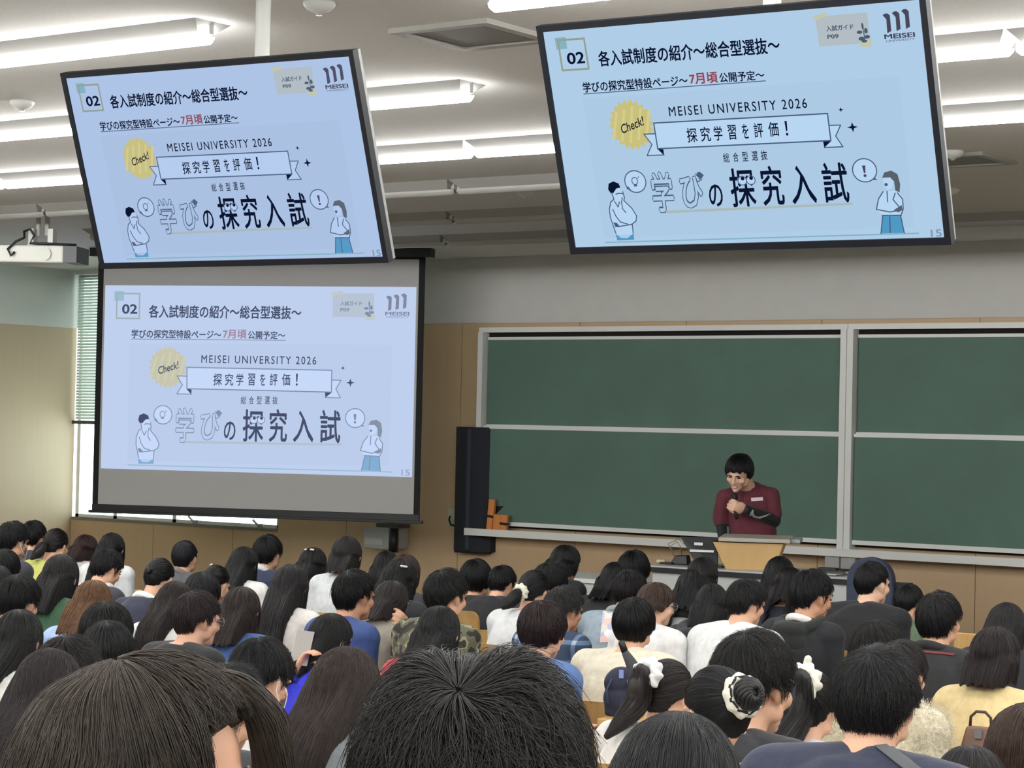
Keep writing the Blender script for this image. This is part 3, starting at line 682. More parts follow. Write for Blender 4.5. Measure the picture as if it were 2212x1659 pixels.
# office chair at the right end, navy backrest
q = at(1882, 1262, 13.25); oc = empty('office_chair', (q[0], q[1], 0), math.radians(8), 'navy office chair with rounded back behind the man in black', 'chair')
zc = on_y(1885, 1203, q[1])[2]
P = []
for k in range(13):
    a = math.pi * k / 12; P.append((-.145 * math.cos(a), zc - .17 + .17 * math.sin(a) ** .8))
P = [(-.14, zc - .62)] + P + [(.14, zc - .62)]
n = len(P); v = [(x, -.05 + .5 * x * x, z) for x, z in P] + [(x, .03 + .5 * x * x, z) for x, z in P]
MB().add(v, [tuple(range(n))[::-1], tuple(range(n, 2 * n))] + [(i, (i + 1) % n, n + (i + 1) % n, n + i) for i in range(n)]).build('backrest', mat('navy_chair_cloth', '#363d50', .9, noise=.1, scale=80), oc, bevel=.012)
MB().box((-.2, -.3, .44 + DZ * 0), (.2, -.02, .52)).build('seat', mat('navy_chair_cloth', '#363d50', .9), oc, bevel=.03)
MB().tube([(0, -.25, .44), (0, -.25, .1)], .03, 10).build('column', black_pl, oc)
mm = MB()
for k in range(5):
    a = k * 2 * math.pi / 5; mm.tube([(0, -.25, .1), (.28 * math.cos(a), -.25 + .28 * math.sin(a), .06)], [.03, .02], 8).ell((.28 * math.cos(a), -.25 + .28 * math.sin(a), .03), (.03, .03, .03), 10, 6)
mm.build('star_base', black_pl, oc)
MB().tube([(.0, .03, .46), (.0, .06, zc - .5)], .022, 8).box((.13, -.0, zc - .6), (.18, .05, zc - .15)).build('back_spine', black_pl, oc)
MB().tube([(.15, -.02, zc - .24), (.25, -.04, zc - .24)], .011, 8).ell((.265, -.04, zc - .24), (.03, .03, .022)).build('lever_knob', black_pl, oc, True)
# ---------------------------------------------------------------- people
def unit(v): v = np.asarray(v, float); return v / (np.linalg.norm(v) + 1e-12)
def Rx(a): c, s = math.cos(a), math.sin(a); return np.array([[1, 0, 0], [0, c, -s], [0, s, c]])
def Ry(a): c, s = math.cos(a), math.sin(a); return np.array([[c, 0, s], [0, 1, 0], [-s, 0, c]])
def Rz(a): c, s = math.cos(a), math.sin(a); return np.array([[c, -s, 0], [s, c, 0], [0, 0, 1]])
_rs = np.random.RandomState(7)
_W = [(_rs.randn(3) * k, _rs.rand() * 6.28, 1 / (1 + i * .35)) for i, k in enumerate([8, 11, 15, 20, 26, 34])]
def folds(P, seed):
    o = np.zeros(len(P)); 
    for i, (w, ph, a) in enumerate(_W): o += a * np.sin(P @ np.roll(w, seed % 3) + ph + seed * (i + 1.7))
    return o / 2.2
SHELLS = []   # meshes waiting to be fused into one smooth skin
def fuse(name, mb, vox, mats, parent, smooth_it=4, fold=0.0, seed=0, lips=None):
    me = mb.mesh(name); o = bpy.data.objects.new(name, me); COL.objects.link(o)
    r = o.modifiers.new('skin', 'REMESH'); r.mode = 'VOXEL'; r.voxel_size = vox; r.use_smooth_shade = True
    if smooth_it: s = o.modifiers.new('smooth', 'SMOOTH'); s.iterations = smooth_it; s.factor = .5
    SHELLS.append((o, mats, parent, fold, seed, lips))
    return o
def fuse_all():
    bpy.context.view_layer.update(); dg = bpy.context.evaluated_depsgraph_get()
    for o, mats, parent, fold, seed, lips in SHELLS:
        m = bpy.data.meshes.new_from_object(o.evaluated_get(dg))
        old = o.data; nm = o.name; o.modifiers.clear(); o.data = m; bpy.data.meshes.remove(old)
        n = len(m.vertices)
        if fold and n:
            P = np.empty(n * 3, np.float32); m.vertices.foreach_get('co', P); P = P.reshape(-1, 3)
            N = np.empty(n * 3, np.float32); m.vertices.foreach_get('normal', N); N = N.reshape(-1, 3)
            P = P + N * (fold * folds(P.astype(float), seed))[:, None]
            m.vertices.foreach_set('co', P.astype(np.float32).ravel())
        for x in mats: m.materials.append(x)
        k = len(m.polygons)
        if k:
            mi = np.zeros(k, np.int32)
            if lips is not None:
                C = np.empty(k * 3, np.float32); m.polygons.foreach_get('center', C); C = C.reshape(-1, 3)
                for ctr, R, rad, idx in lips:
                    q = (C - ctr) @ R; mi[(np.abs(q / rad) ** 2).sum(1) < 1] = idx
            m.polygons.foreach_set('material_index', mi)
            m.polygons.foreach_set('use_smooth', [True] * k)
        m.update(); o.parent = parent
    SHELLS.clear()

SKIN = {}
def skin(tone):
    if tone not in SKIN:
        m = mat('skin_' + tone, {'a': '#d9a98c', 'b': '#c99677', 'c': '#e2b79c'}[tone], .55, noise=.05, scale=30)
        m.node_tree.nodes['Principled BSDF'].inputs['Subsurface Weight'].default_value = .0
        l = mat('lips_' + tone, {'a': '#b8766a', 'b': '#a8695c', 'c': '#c27a70'}[tone], .45)
        SKIN[tone] = (m, l)
    return SKIN[tone]
def hair_mat(col):
    n = 'hair_' + col.lstrip('#')
    if n in MATS: return MATS[n]
    c = np.array(lin(col)) * .62
    m = mat(n, tuple(c), .46, spec=.38, noise=.35, scale=55)
    return m

def head_parts(mb, c, R, s, ears=True):
    """skull, jaw, nose, brow, lips, chin and ears, in head axes (x right, y forward, z up)"""
    def E(p, r, rot=None): mb.ell(np.asarray(c) + R @ (np.array(p) * s), np.array(r) * s, 16, 12, M=R if rot is None else R @ rot)
    E((0, -.012, .028), (.073, .092, .088)); E((0, .022, -.03), (.058, .068, .075)); E((0, .045, -.075), (.040, .042, .040)); E((0, .072, -.098), (.021, .018, .016))
    for q in (-1, 1):
        E((q * .040, .055, -.028), (.026, .024, .026)); E((q * .030, .078, .016), (.026, .012, .009)); E((q * .052, .012, -.062), (.018, .034, .026))
        if ears:
            E((q * .077, -.004, -.012), (.008, .019, .030), Ry(q * .12) @ Rz(-q * .35)); E((q * .073, .004, -.032), (.008, .010, .013)); E((q * .081, -.012, -.004), (.005, .010, .021), Rz(-q * .5))
    mb.cap(np.asarray(c) + R @ (np.array((0, .086, .012)) * s), np.asarray(c) + R @ (np.array((0, .105, -.030)) * s), .009 * s, .014 * s, 10)
    for q in (-1, 1): E((q * .012, .093, -.036), (.009, .010, .008))
    E((0, .084, -.061), (.023, .010, .006)); E((0, .083, -.070), (.020, .010, .007))

def hand_parts(mb, w, fdir, pdir, side, curl=.5, s=1.0, spread=.12):
    """palm from the wrist w along fdir, palm facing pdir, five fingers; side +1 right, -1 left"""
    f = unit(fdir); p = unit(np.asarray(pdir) - f * (np.asarray(pdir) @ f)); t = np.cross(p, f) * side  # towards the thumb
    w = np.asarray(w, float); pc = w + f * .045 * s
    M = np.stack([t, f, -p], 1); mb.ell(pc, (.039 * s, .048 * s, .015 * s), 12, 8, M=M)
    for i, (off, L) in enumerate(((.029, .070), (.010, .078), (-.010, .072), (-.028, .056))):
        b = w + f * .082 * s + t * off * s; d = unit(f + t * (off * spread / .03)); q = b
        for j, k in enumerate((.46, .30, .24)):
            a = curl * (.5 + .75 * j) if j else curl * .7
            d2 = unit(d * math.cos(a) + p * math.sin(a)); e = q + d2 * L * k * s
            mb.cap(q, e, (.0095 - .0008 * j) * s, (.0088 - .0008 * j) * s, 8); q = e; d = d2
    b = w + f * .03 * s + t * .030 * s + p * .004 * s; d = unit(f * .62 + t * .62 + p * .45 * (1 + curl)); q = b
    for j, L in enumerate((.036, .030, .024)):
        e = q + d * L * s; mb.cap(q, e, (.0125 - .0012 * j) * s, (.0115 - .0015 * j) * s, 8); q = e
        d = unit(d + f * .25 - t * .35 * curl + p * .3 * curl)
def ik(S_, T, a, b, pole):
    S_ = np.asarray(S_, float); T = np.asarray(T, float); d = T - S_; L = np.linalg.norm(d)
    if L > (a + b) * .985: T = S_ + d / L * (a + b) * .985; d = T - S_; L = np.linalg.norm(d)
    x = (a * a - b * b + L * L) / (2 * L); h = math.sqrt(max(a * a - x * x, 1e-6)); u = d / L
    p = np.asarray(pole, float); p = unit(p - u * (p @ u))
    return S_ + u * x + p * h, T

# ---- hair: one field of flow lines per style, used for the solid shape and for the strands on it
HAIR = {  # hem: angle from the front (deg) -> lowest z on the head; R: radii; pole: where the flow starts; cur: falls below the widest place
 'short':   dict(pole=(0, -.45, .89), R=(.083, .103, .102), hem=[(0, .040), (40, .048), (62, .010), (75, -.030), (88, -.002), (105, .0), (125, -.055), (150, -.082), (180, -.088)], cur=0, L=.32, th=.011, lift=.010, mess=.010),
 'shortcrop':dict(pole=(0, -.45, .89), R=(.080, .100, .100), hem=[(0, .052), (40, .056), (62, .03), (75, -.01), (88, .006), (105, .004), (125, -.035), (150, -.072), (180, -.080)], cur=0, L=.26, th=.006, lift=.004, mess=.005),
 'bowl':    dict(pole=(0, -.35, .93), R=(.087, .107, .104), hem=[(0, .022), (45, .020), (70, -.030), (88, -.040), (110, -.05), (140, -.085), (180, -.092)], cur=0, L=.5, th=.010, lift=.004, mess=.006),
 'bob':     dict(pole=(0, -.1, .99), R=(.085, .104, .103), hem=[(0, .030), (38, .034), (52, -.02), (66, -.105), (110, -.112), (180, -.108)], cur=1, taper=.14, L=2, th=.009, lift=.0, mess=.003),
 'mid':     dict(pole=(0, .1, .99), R=(.085, .104, .103), hem=[(0, .030), (36, .036), (50, -.03), (66, -.15), (110, -.17), (180, -.175)], cur=1, taper=.10, L=2, th=.010, lift=.0, mess=.005),
 'long':    dict(pole=(0, .1, .99), R=(.085, .104, .103), hem=[(0, .032), (36, .038), (52, -.06), (70, -.20), (95, -.36), (120, -.42), (180, -.44)], cur=1, taper=.05, L=2, th=.010, lift=.0, mess=.005),
 'bangs':   dict(pole=(0, -.25, .97), R=(.090, .112, .106), hem=[(0, .082), (44, .080), (54, .055), (64, -.05), (78, -.20), (95, -.32), (180, -.36)], cur=1, taper=.05, L=2, th=.016, lift=.003, mess=.010),
 'split':   dict(pole=(0, .05, .99), R=(.085, .104, .103), hem=[(0, .03), (38, .036), (54, -.05), (70, -.22), (118, -.22), (140, -.12), (160, -.07), (180, -.055)], cur=1, taper=.02, L=2, th=.008, lift=.0, mess=.003),
 'tied':    dict(pole=(0, -.86, -.12), R=(.079, .098, .100), hem=[(0, .058), (40, .058), (66, .02), (84, .0), (110, -.018), (140, -.06), (180, -.085)], cur=0, L=2, th=.004, lift=.0, mess=.002),
 'lowpony': dict(pole=(0, -.90, -.36), R=(.080, .099, .100), hem=[(0, .05), (40, .052), (66, .0), (84, -.02), (110, -.03), (140, -.06), (180, -.085)], cur=0, L=2, th=.005, lift=.0, mess=.003),
 'pony':    dict(pole=(0, -.82, .40), R=(.080, .099, .101), hem=[(0, .055), (40, .055), (66, .02), (84, .0), (110, -.015), (140, -.06), (180, -.085)], cur=0, L=2, th=.005, lift=.0, mess=.003),
}
HAIR['bun'] = dict(HAIR['tied'], pole=(0, -.93, .12), R=(.082, .101, .102))
class Hair:
    def __init__(s, style, c, R, sc, back, vol=1.0, hem_add=0.0, seed=0, tweak=None):
        """flow lines in the person's axes. back(z) is how far back (y) hair must hang to clear neck and back"""
        h = dict(HAIR[style]); h.update(tweak or {}); s.h = h; s.seed = seed
        NPH, NS, T = 120, 40, 90
        p = unit(h['pole']); e1 = unit(np.cross(p, (1, 0, 0))); e2 = np.cross(p, e1)
        ph = np.linspace(0, 2 * np.pi, NPH, endpoint=False); t = np.linspace(.02, 2.9, T)
        d = np.cos(t)[None, :, None] * p + np.sin(t)[None, :, None] * (np.cos(ph)[:, None, None] * e1 + np.sin(ph)[:, None, None] * e2)
        Rr = np.array(h['R']) * vol; ctr = np.array((0, -.014, .016))
        lock = 1 + .010 * np.sin(ph * 9 + seed) + .008 * np.sin(ph * 17 + seed * 2.3)
        Q = ctr + d * Rr * (1 + (lock - 1)[:, None, None] * np.clip(t / 1.2, 0, 1)[None, :, None])
        az = np.degrees(np.abs(np.arctan2(Q[..., 0], Q[..., 1] + .014)))
        hx, hz = zip(*h['hem']); hem = np.interp(az, hx, hz)
        hem = np.where(hem < -.1, hem + hem_add, hem)
        hem = hem + .006 * np.sin(ph * 13 + seed)[:, None]
        hit = (Q[..., 2] < hem) | (d[..., 2] < -.02 if h['cur'] else np.zeros(Q.shape[:2], bool)); hit[:, -1] = True
        # pole-near samples never end a line on a tied style
        hit[:, :3] = False
        end = hit.argmax(1)
        G = np.empty((NPH, NS, 3)); sca = np.empty(NPH); LEN = np.empty(NPH)
        neck = np.array((0, -.05, -.12))
        for i in range(NPH):
            line = Q[i, :end[i] + 1]
            pts = np.asarray(c) + (line * sc) @ R.T
            n0 = len(pts)
            if h['cur'] and line[-1, 2] > hem[i, end[i]] + .004:
                a0 = az[i, end[i]]; zend = np.interp(a0, hx, hz) + (hem_add if np.interp(a0, hx, hz) < -.1 else 0) + .007 * math.sin(ph[i] * 13 + seed)
                z0 = pts[-1][2]; z1 = c[2] + zend * sc; nk = np.asarray(c) + R @ (neck * sc)
                if z1 < z0 - .004:
                    m = max(3, int((z0 - z1) / .012)); u = np.linspace(0, 1, m + 1)[1:]; fall = np.linspace(z0, z1, m + 1)[1:]
                    cur = np.tile(pts[-1], (m, 1)); k = h['taper'] * np.minimum(1, (z0 - fall) / (.16 * sc)) ** 1.5
                    cur[:, :2] += (nk[:2] - cur[:, :2]) * k[:, None]; cur[:, 2] = fall
                    if a0 > 62:
                        bz = np.array([back(z) for z in fall]) - .014
                        wgt = np.clip((a0 - 62) / 70, 0, 1); over = np.maximum(0, cur[:, 1] - bz) * wgt
                        cur[:, 1] -= over
                        deep = np.clip((c[2] - .16 - fall) / .2, 0, 1); cur[:, 0] = c[0] + (cur[:, 0] - c[0]) * (1 + .10 * deep * math.sin(ph[i] * 3 + seed)) 
                    pts = np.concatenate([pts, cur])
            L = np.r_[0, np.cumsum(np.linalg.norm(np.diff(pts, axis=0), axis=1))]; LEN[i] = L[-1]
            x = np.linspace(0, L[-1], NS)
            for k in range(3): G[i, :, k] = np.interp(x, L, pts[:, k])
            sca[i] = min(1, L[n0 - 1] / L[-1])
        s.G = G; s.sca = sca; s.LEN = LEN; s.c = np.asarray(c); s.R = R; s.sc = sc
        dphi = np.roll(G, -1, 0) - np.roll(G, 1, 0); ds = np.gradient(G, axis=1)
        N = np.cross(dphi, ds); N /= np.linalg.norm(N, axis=2, keepdims=True) + 1e-9
        o = G - (s.c + R @ np.array((0, -.02, .0)) * sc)
        sg = np.sign((N * o).sum(2)); N *= np.where(sg == 0, 1, sg)[..., None]
        N[:, 0] = N[:, 2]; s.N = N
    def dent(s, lat, depth, width, off=0.0):
        """a parting hollow running away from the viewer"""
        q = (s.G - s.c) @ np.asarray(lat) - off; top = np.clip((s.G[..., 2] - s.c[2]) / (.10 * s.sc), 0, 1)
        s.G[..., 2] += (-depth * np.exp(-(q / width) ** 2) + depth * .35 * np.exp(-((np.abs(q) - width * 2.2) / (width * 1.3)) ** 2)) * top
    def base(s, name, m, parent, shrink=.006):
        G = s.G - s.N * shrink * .5; n, k = G.shape[:2]
        rng = np.random.RandomState(s.seed); a = np.cumsum(rng.randn(n)) * .0; ridge = rng.rand(n) ** 2 * .004
        prof = np.linspace(0, 1, k); G = G + s.N * (ridge[:, None] * prof[None, :])[..., None]
        inner = G[:, -1] + (s.c + s.R @ np.array((0, -.01, .01)) * s.sc - G[:, -1]) * .12; 
        deep = G[:, max(0, k - 8)] + (s.c - G[:, max(0, k - 8)]) * .22
        if s.h['cur']: deep = G[:, -6] - s.N[:, -6] * .02
        rows = np.concatenate([G, inner[:, None], deep[:, None]], 1); k2 = rows.shape[1]
        v = rows.reshape(-1, 3); f = []
        for i in range(n):
            j = (i + 1) % n
            for q in range(k2 - 1): f.append((i * k2 + q, j * k2 + q, j * k2 + q + 1, i * k2 + q + 1))
        top = len(v); v = np.concatenate([v, G[:, 0].mean(0)[None]])
        for i in range(n): f.append((top, ((i + 1) % n) * k2, i * k2))
        mb = MB(); mb.v = [tuple(x) for x in v]; mb.f = f; mb.mi = [0] * len(f)
        return mb.build(name, m, parent, True)
    def strands(s, n, npt, rad, m, parent, name='hair_strands', mess=1.0):
        h = s.h; rng = np.random.RandomState(s.seed + 11); NPH, NS = s.G.shape[:2]
        w = s.LEN / s.LEN.sum(); ph = rng.choice(NPH, n, p=w) + rng.rand(n)
        i0 = np.floor(ph).astype(int) % NPH; sca = s.sca[i0]; LEN = s.LEN[i0]
        frac = np.clip(h['L'] * .20 / LEN, .12, 1.2) if h['L'] < 1 else np.full(n, 1.2)
        s0 = rng.rand(n) * np.minimum(sca, .97) * (.88 if h['L'] < 1 else .8); s1 = np.minimum(s0 + frac * (.7 + .5 * rng.rand(n)), 1.0 + .03 * rng.rand(n))
        u = np.linspace(0, 1, npt); S_ = s0[:, None] + (s1 - s0)[:, None] * u
        clump = np.sin(ph * 2.1 + s.seed) + np.sin(ph * .77 + 1)
        drift = (rng.randn(n) * .9 + clump * .9)[:, None] * u ** 1.3 * mess * (h['mess'] / .006) + (rng.randn(n) * 1.2 * mess)[:, None] * np.sin(u * (2 + 2 * rng.rand(n)[:, None]) + rng.rand(n)[:, None] * 6) * (h['mess'] / .02)
        P = ph[:, None] + drift * np.clip(S_ * 2.5, 0, 1)
        fi = np.floor(P).astype(int); fx = (P - fi)[..., None]; a = fi % NPH; b = (fi + 1) % NPH
        sx = np.clip(S_, 0, 1) * (NS - 1); si = np.minimum(np.floor(sx).astype(int), NS - 2); sf = (sx - si)[..., None]
        def smp(A): return (A[a, si] * (1 - sf) + A[a, si + 1] * sf) * (1 - fx) + (A[b, si] * (1 - sf) + A[b, si + 1] * sf) * fx
        X = smp(s.G); N = smp(s.N)
        ex = np.maximum(S_ - 1, 0)[..., None]; tip = X[:, -1] - X[:, -2]; X = X + ex * 3 * tip[:, None, :] 
        lay = rng.rand(n) ** 1.6 * h['th'] * s.sc
        fly = (rng.rand(n) < .05) * rng.rand(n) * .007 * min(mess, 1.0) * s.sc * (h['mess'] / .006)
        off = lay[:, None] * (.25 + .75 * np.sin(np.pi * np.clip(u * .8 + .08, 0, 1))) + (h['lift'] * rng.rand(n)[:, None] * mess) * u ** 2 + fly[:, None] * u ** 1.5
        X = X + N * off[..., None]
        cu = bpy.data.hair_curves.new(name); cu.add_curves([npt] * n)
        cu.position_data.foreach_set('vector', X.astype(np.float32).ravel())
        at_ = cu.attributes.new('radius', 'FLOAT', 'POINT'); r = np.tile(rad * (1 - .6 * u ** 2), n) * np.repeat(.7 + .6 * rng.rand(n), npt)
        at_.data.foreach_set('value', r.astype(np.float32)); cu.materials.append(m)
        o = bpy.data.objects.new(name, cu); COL.objects.link(o); o.parent = parent
        return o
def tail_strands(path, rads, n, npt, rad, m, parent, seed, name='hair_strands', spread=1.0):
    """strands along a hanging tail"""
    rng = np.random.RandomState(seed); path = np.asarray(path, float); L = np.r_[0, np.cumsum(np.linalg.norm(np.diff(path, axis=0), axis=1))]; L /= L[-1]
    u = np.linspace(0, 1, npt); s0 = rng.rand(n) * .25; s1 = .8 + .22 * rng.rand(n); S_ = s0[:, None] + (s1 - s0)[:, None] * u; S_ = np.clip(S_, 0, 1)
    C = np.stack([np.interp(S_, L, path[:, k]) for k in range(3)], -1); r = np.interp(S_, L, rads)
    ang = rng.rand(n) * 6.28; rr = np.sqrt(rng.rand(n)) * 1.06; ang2 = ang[:, None] + .5 * np.sin(S_ * 5 + seed)
    t = unit(path[-1] - path[0]); a = unit(np.cross(t, (1, .2, 0))); b = np.cross(t, a)
    X = C + (r * rr[:, None])[..., None] * (np.cos(ang2)[..., None] * a + np.sin(ang2)[..., None] * b) * spread
    cu = bpy.data.hair_curves.new(name); cu.add_curves([npt] * n); cu.position_data.foreach_set('vector', X.astype(np.float32).ravel())
    q = cu.attributes.new('radius', 'FLOAT', 'POINT'); q.data.foreach_set('value', np.tile(rad * (1 - .6 * u ** 2), n).astype(np.float32)); cu.materials.append(m)
    o = bpy.data.objects.new(name, cu); COL.objects.link(o); o.parent = parent
    return o
def scrunchie(name, c, axis, R, r, m, parent, seed=0, squash=1.0, wob=.35):
    a = unit(axis); e1 = unit(np.cross(a, (.3, .2, 1))); e2 = np.cross(a, e1); rng = np.random.RandomState(seed); n, k = 44, 12; v = []; f = []
    amp = 1 + wob * np.sin(np.arange(n) * 2 * np.pi * 9 / n + seed) * (.6 + .8 * rng.rand(n))
    for i in range(n):
        g = 2 * np.pi * i / n; d = math.cos(g) * e1 + math.sin(g) * e2 * squash; ctr = np.asarray(c) + d * R
        for j in range(k):
            h = 2 * np.pi * j / k; v.append(ctr + (math.cos(h) * d * amp[i] + math.sin(h) * a * (1.5 - .4 * amp[i])) * r)
    for i in range(n):
        for j in range(k): f.append((i * k + j, ((i + 1) % n) * k + j, ((i + 1) % n) * k + (j + 1) % k, i * k + (j + 1) % k))
    return MB().add(v, f).build(name, m, parent, True)

def loft(mb, P, Rw, Rd, n=18, side=(1, 0, 0)):
    """closed body of elliptical rings along a spine P (widths Rw, depths Rd)"""
    P = [np.asarray(p, float) for p in P]; v = []; f = []; m = len(P); sd = unit(side)
    for i in range(m):
        t = unit(P[min(i + 1, m - 1)] - P[max(i - 1, 0)]); x = unit(sd - t * (sd @ t)); y = np.cross(t, x)
        for k in range(n):
            g = 2 * math.pi * k / n; cx, sy = math.cos(g), math.sin(g)
            cx = math.copysign(abs(cx) ** .8, cx)
            v.append(P[i] + x * Rw[i] * cx + y * Rd[i] * sy)
    for i in range(m - 1):
        for k in range(n): f.append((i * n + k, i * n + (k + 1) % n, (i + 1) * n + (k + 1) % n, (i + 1) * n + k))
    f += [tuple(range(n))[::-1], tuple((m - 1) * n + k for k in range(n))]
    mb.add(v, f)
def bez(a, b, c, t): return (1 - t) ** 2 * a + 2 * t * (1 - t) * b + t * t * c
def cloth(col, rough=.85, noise=.10, scale=35, sheen=.1):
    return mat('cloth_' + col.lstrip('#'), col, rough, noise=noise, scale=scale, bump=.25, sheen=sheen)
def pattern_cloth(name, kind):
    if name in MATS: return MATS[name]
    m = bpy.data.materials.new(name); m.use_nodes = True; nt = m.node_tree; b = nt.nodes['Principled BSDF']; b.inputs['Roughness'].default_value = .85
    tc = nt.nodes.new('ShaderNodeTexCoord'); L = nt.links.new
    if kind == 'camo':
        n = nt.nodes.new('ShaderNodeTexNoise'); n.inputs['Scale'].default_value = 16; n.inputs['Detail'].default_value = 1.5; L(tc.outputs['Object'], n.inputs['Vector'])
        r = nt.nodes.new('ShaderNodeValToRGB'); r.color_ramp.interpolation = 'CONSTANT'; e = r.color_ramp.elements
        e[0].position = 0; e[0].color = (*lin('#25241f'), 1); e[1].position = .42; e[1].color = (*lin('#5a5846'), 1)
        for p_, c in ((.52, '#8d8a6c'), (.58, '#33342b'), (.68, '#77745a')): q = e.new(p_); q.color = (*lin(c), 1)
        L(n.outputs['Fac'], r.inputs[0]); L(r.outputs[0], b.inputs['Base Color'])
    if kind == 'plaid':
        sp = nt.nodes.new('ShaderNodeSeparateXYZ'); L(tc.outputs['Object'], sp.inputs[0]); prev = None
        def band(sock, freq, th):
            a = nt.nodes.new('ShaderNodeMath'); a.operation = 'MULTIPLY'; a.inputs[1].default_value = freq; L(sock, a.inputs[0])
            f = nt.nodes.new('ShaderNodeMath'); f.operation = 'FRACT'; L(a.outputs[0], f.inputs[0])
            g = nt.nodes.new('ShaderNodeMath'); g.operation = 'LESS_THAN'; g.inputs[1].default_value = th; L(f.outputs[0], g.inputs[0]); return g.outputs[0]
        s1 = nt.nodes.new('ShaderNodeMath'); s1.operation = 'ADD'; L(band(sp.outputs['X'], 11, .22), s1.inputs[0]); L(band(sp.outputs['Z'], 11, .22), s1.inputs[1])
        s2 = nt.nodes.new('ShaderNodeMath'); s2.operation = 'MULTIPLY'; s2.inputs[1].default_value = .5; L(s1.outputs[0], s2.inputs[0])
        r = nt.nodes.new('ShaderNodeValToRGB'); r.color_ramp.interpolation = 'CONSTANT'; e = r.color_ramp.elements
        e[0].color = (*lin('#2f3f58'), 1); e[1].position = .4; e[1].color = (*lin('#5d7490'), 1); q = e.new(.9); q.color = (*lin('#a9b9c9'), 1)
        L(s2.outputs[0], r.inputs[0]); L(r.outputs[0], b.inputs['Base Color'])
    if kind == 'print':
        v = nt.nodes.new('ShaderNodeTexVoronoi'); v.inputs['Scale'].default_value = 22; L(tc.outputs['Object'], v.inputs['Vector'])
        sp = nt.nodes.new('ShaderNodeSeparateColor'); L(v.outputs['Color'], sp.inputs[0])
        r = nt.nodes.new('ShaderNodeValToRGB'); r.color_ramp.interpolation = 'CONSTANT'; e = r.color_ramp.elements
        e[0].color = (*lin('#e3bdb8'), 1); e[1].position = .28; e[1].color = (*lin('#e6e6ea'), 1)
        for p_, c in ((.5, '#b3b6d2'), (.68, '#73808a'), (.82, '#d9d4cc')): q = e.new(p_); q.color = (*lin(c), 1)
        L(sp.outputs[0], r.inputs[0]); L(r.outputs[0], b.inputs['Base Color'])
    MATS[name] = m
    return m
fluff = mat('cream_fleece', '#d2c9b0', .95, noise=.2, scale=90, bump=.6, sheen=.3)
dark_eye = mat('dark_eye', '#15100e', .2); white_mask = mat('white_face_mask', '#e4e6e8', .8)
wire = mat('thin_metal', '#9a9ca0', .3, .8); trousers_m = cloth('#2b2c33')
CHAIRS = []
TROUSERS = {}
def trousers_mesh():
    mb = MB()
    for q in (-1, 1):
        mb.cap((q * .09, -.02, .50), (q * .10, .33, .49), .088, .064, 12); mb.cap((q * .10, .33, .48), (q * .10, .28, .12), .062, .050, 12); mb.ell((q * .10, .33, .045), (.047, .12, .045))
    mb.ell((0, -.02, .52), (.17, .13, .11))
    return mb
PEOPLE = {}
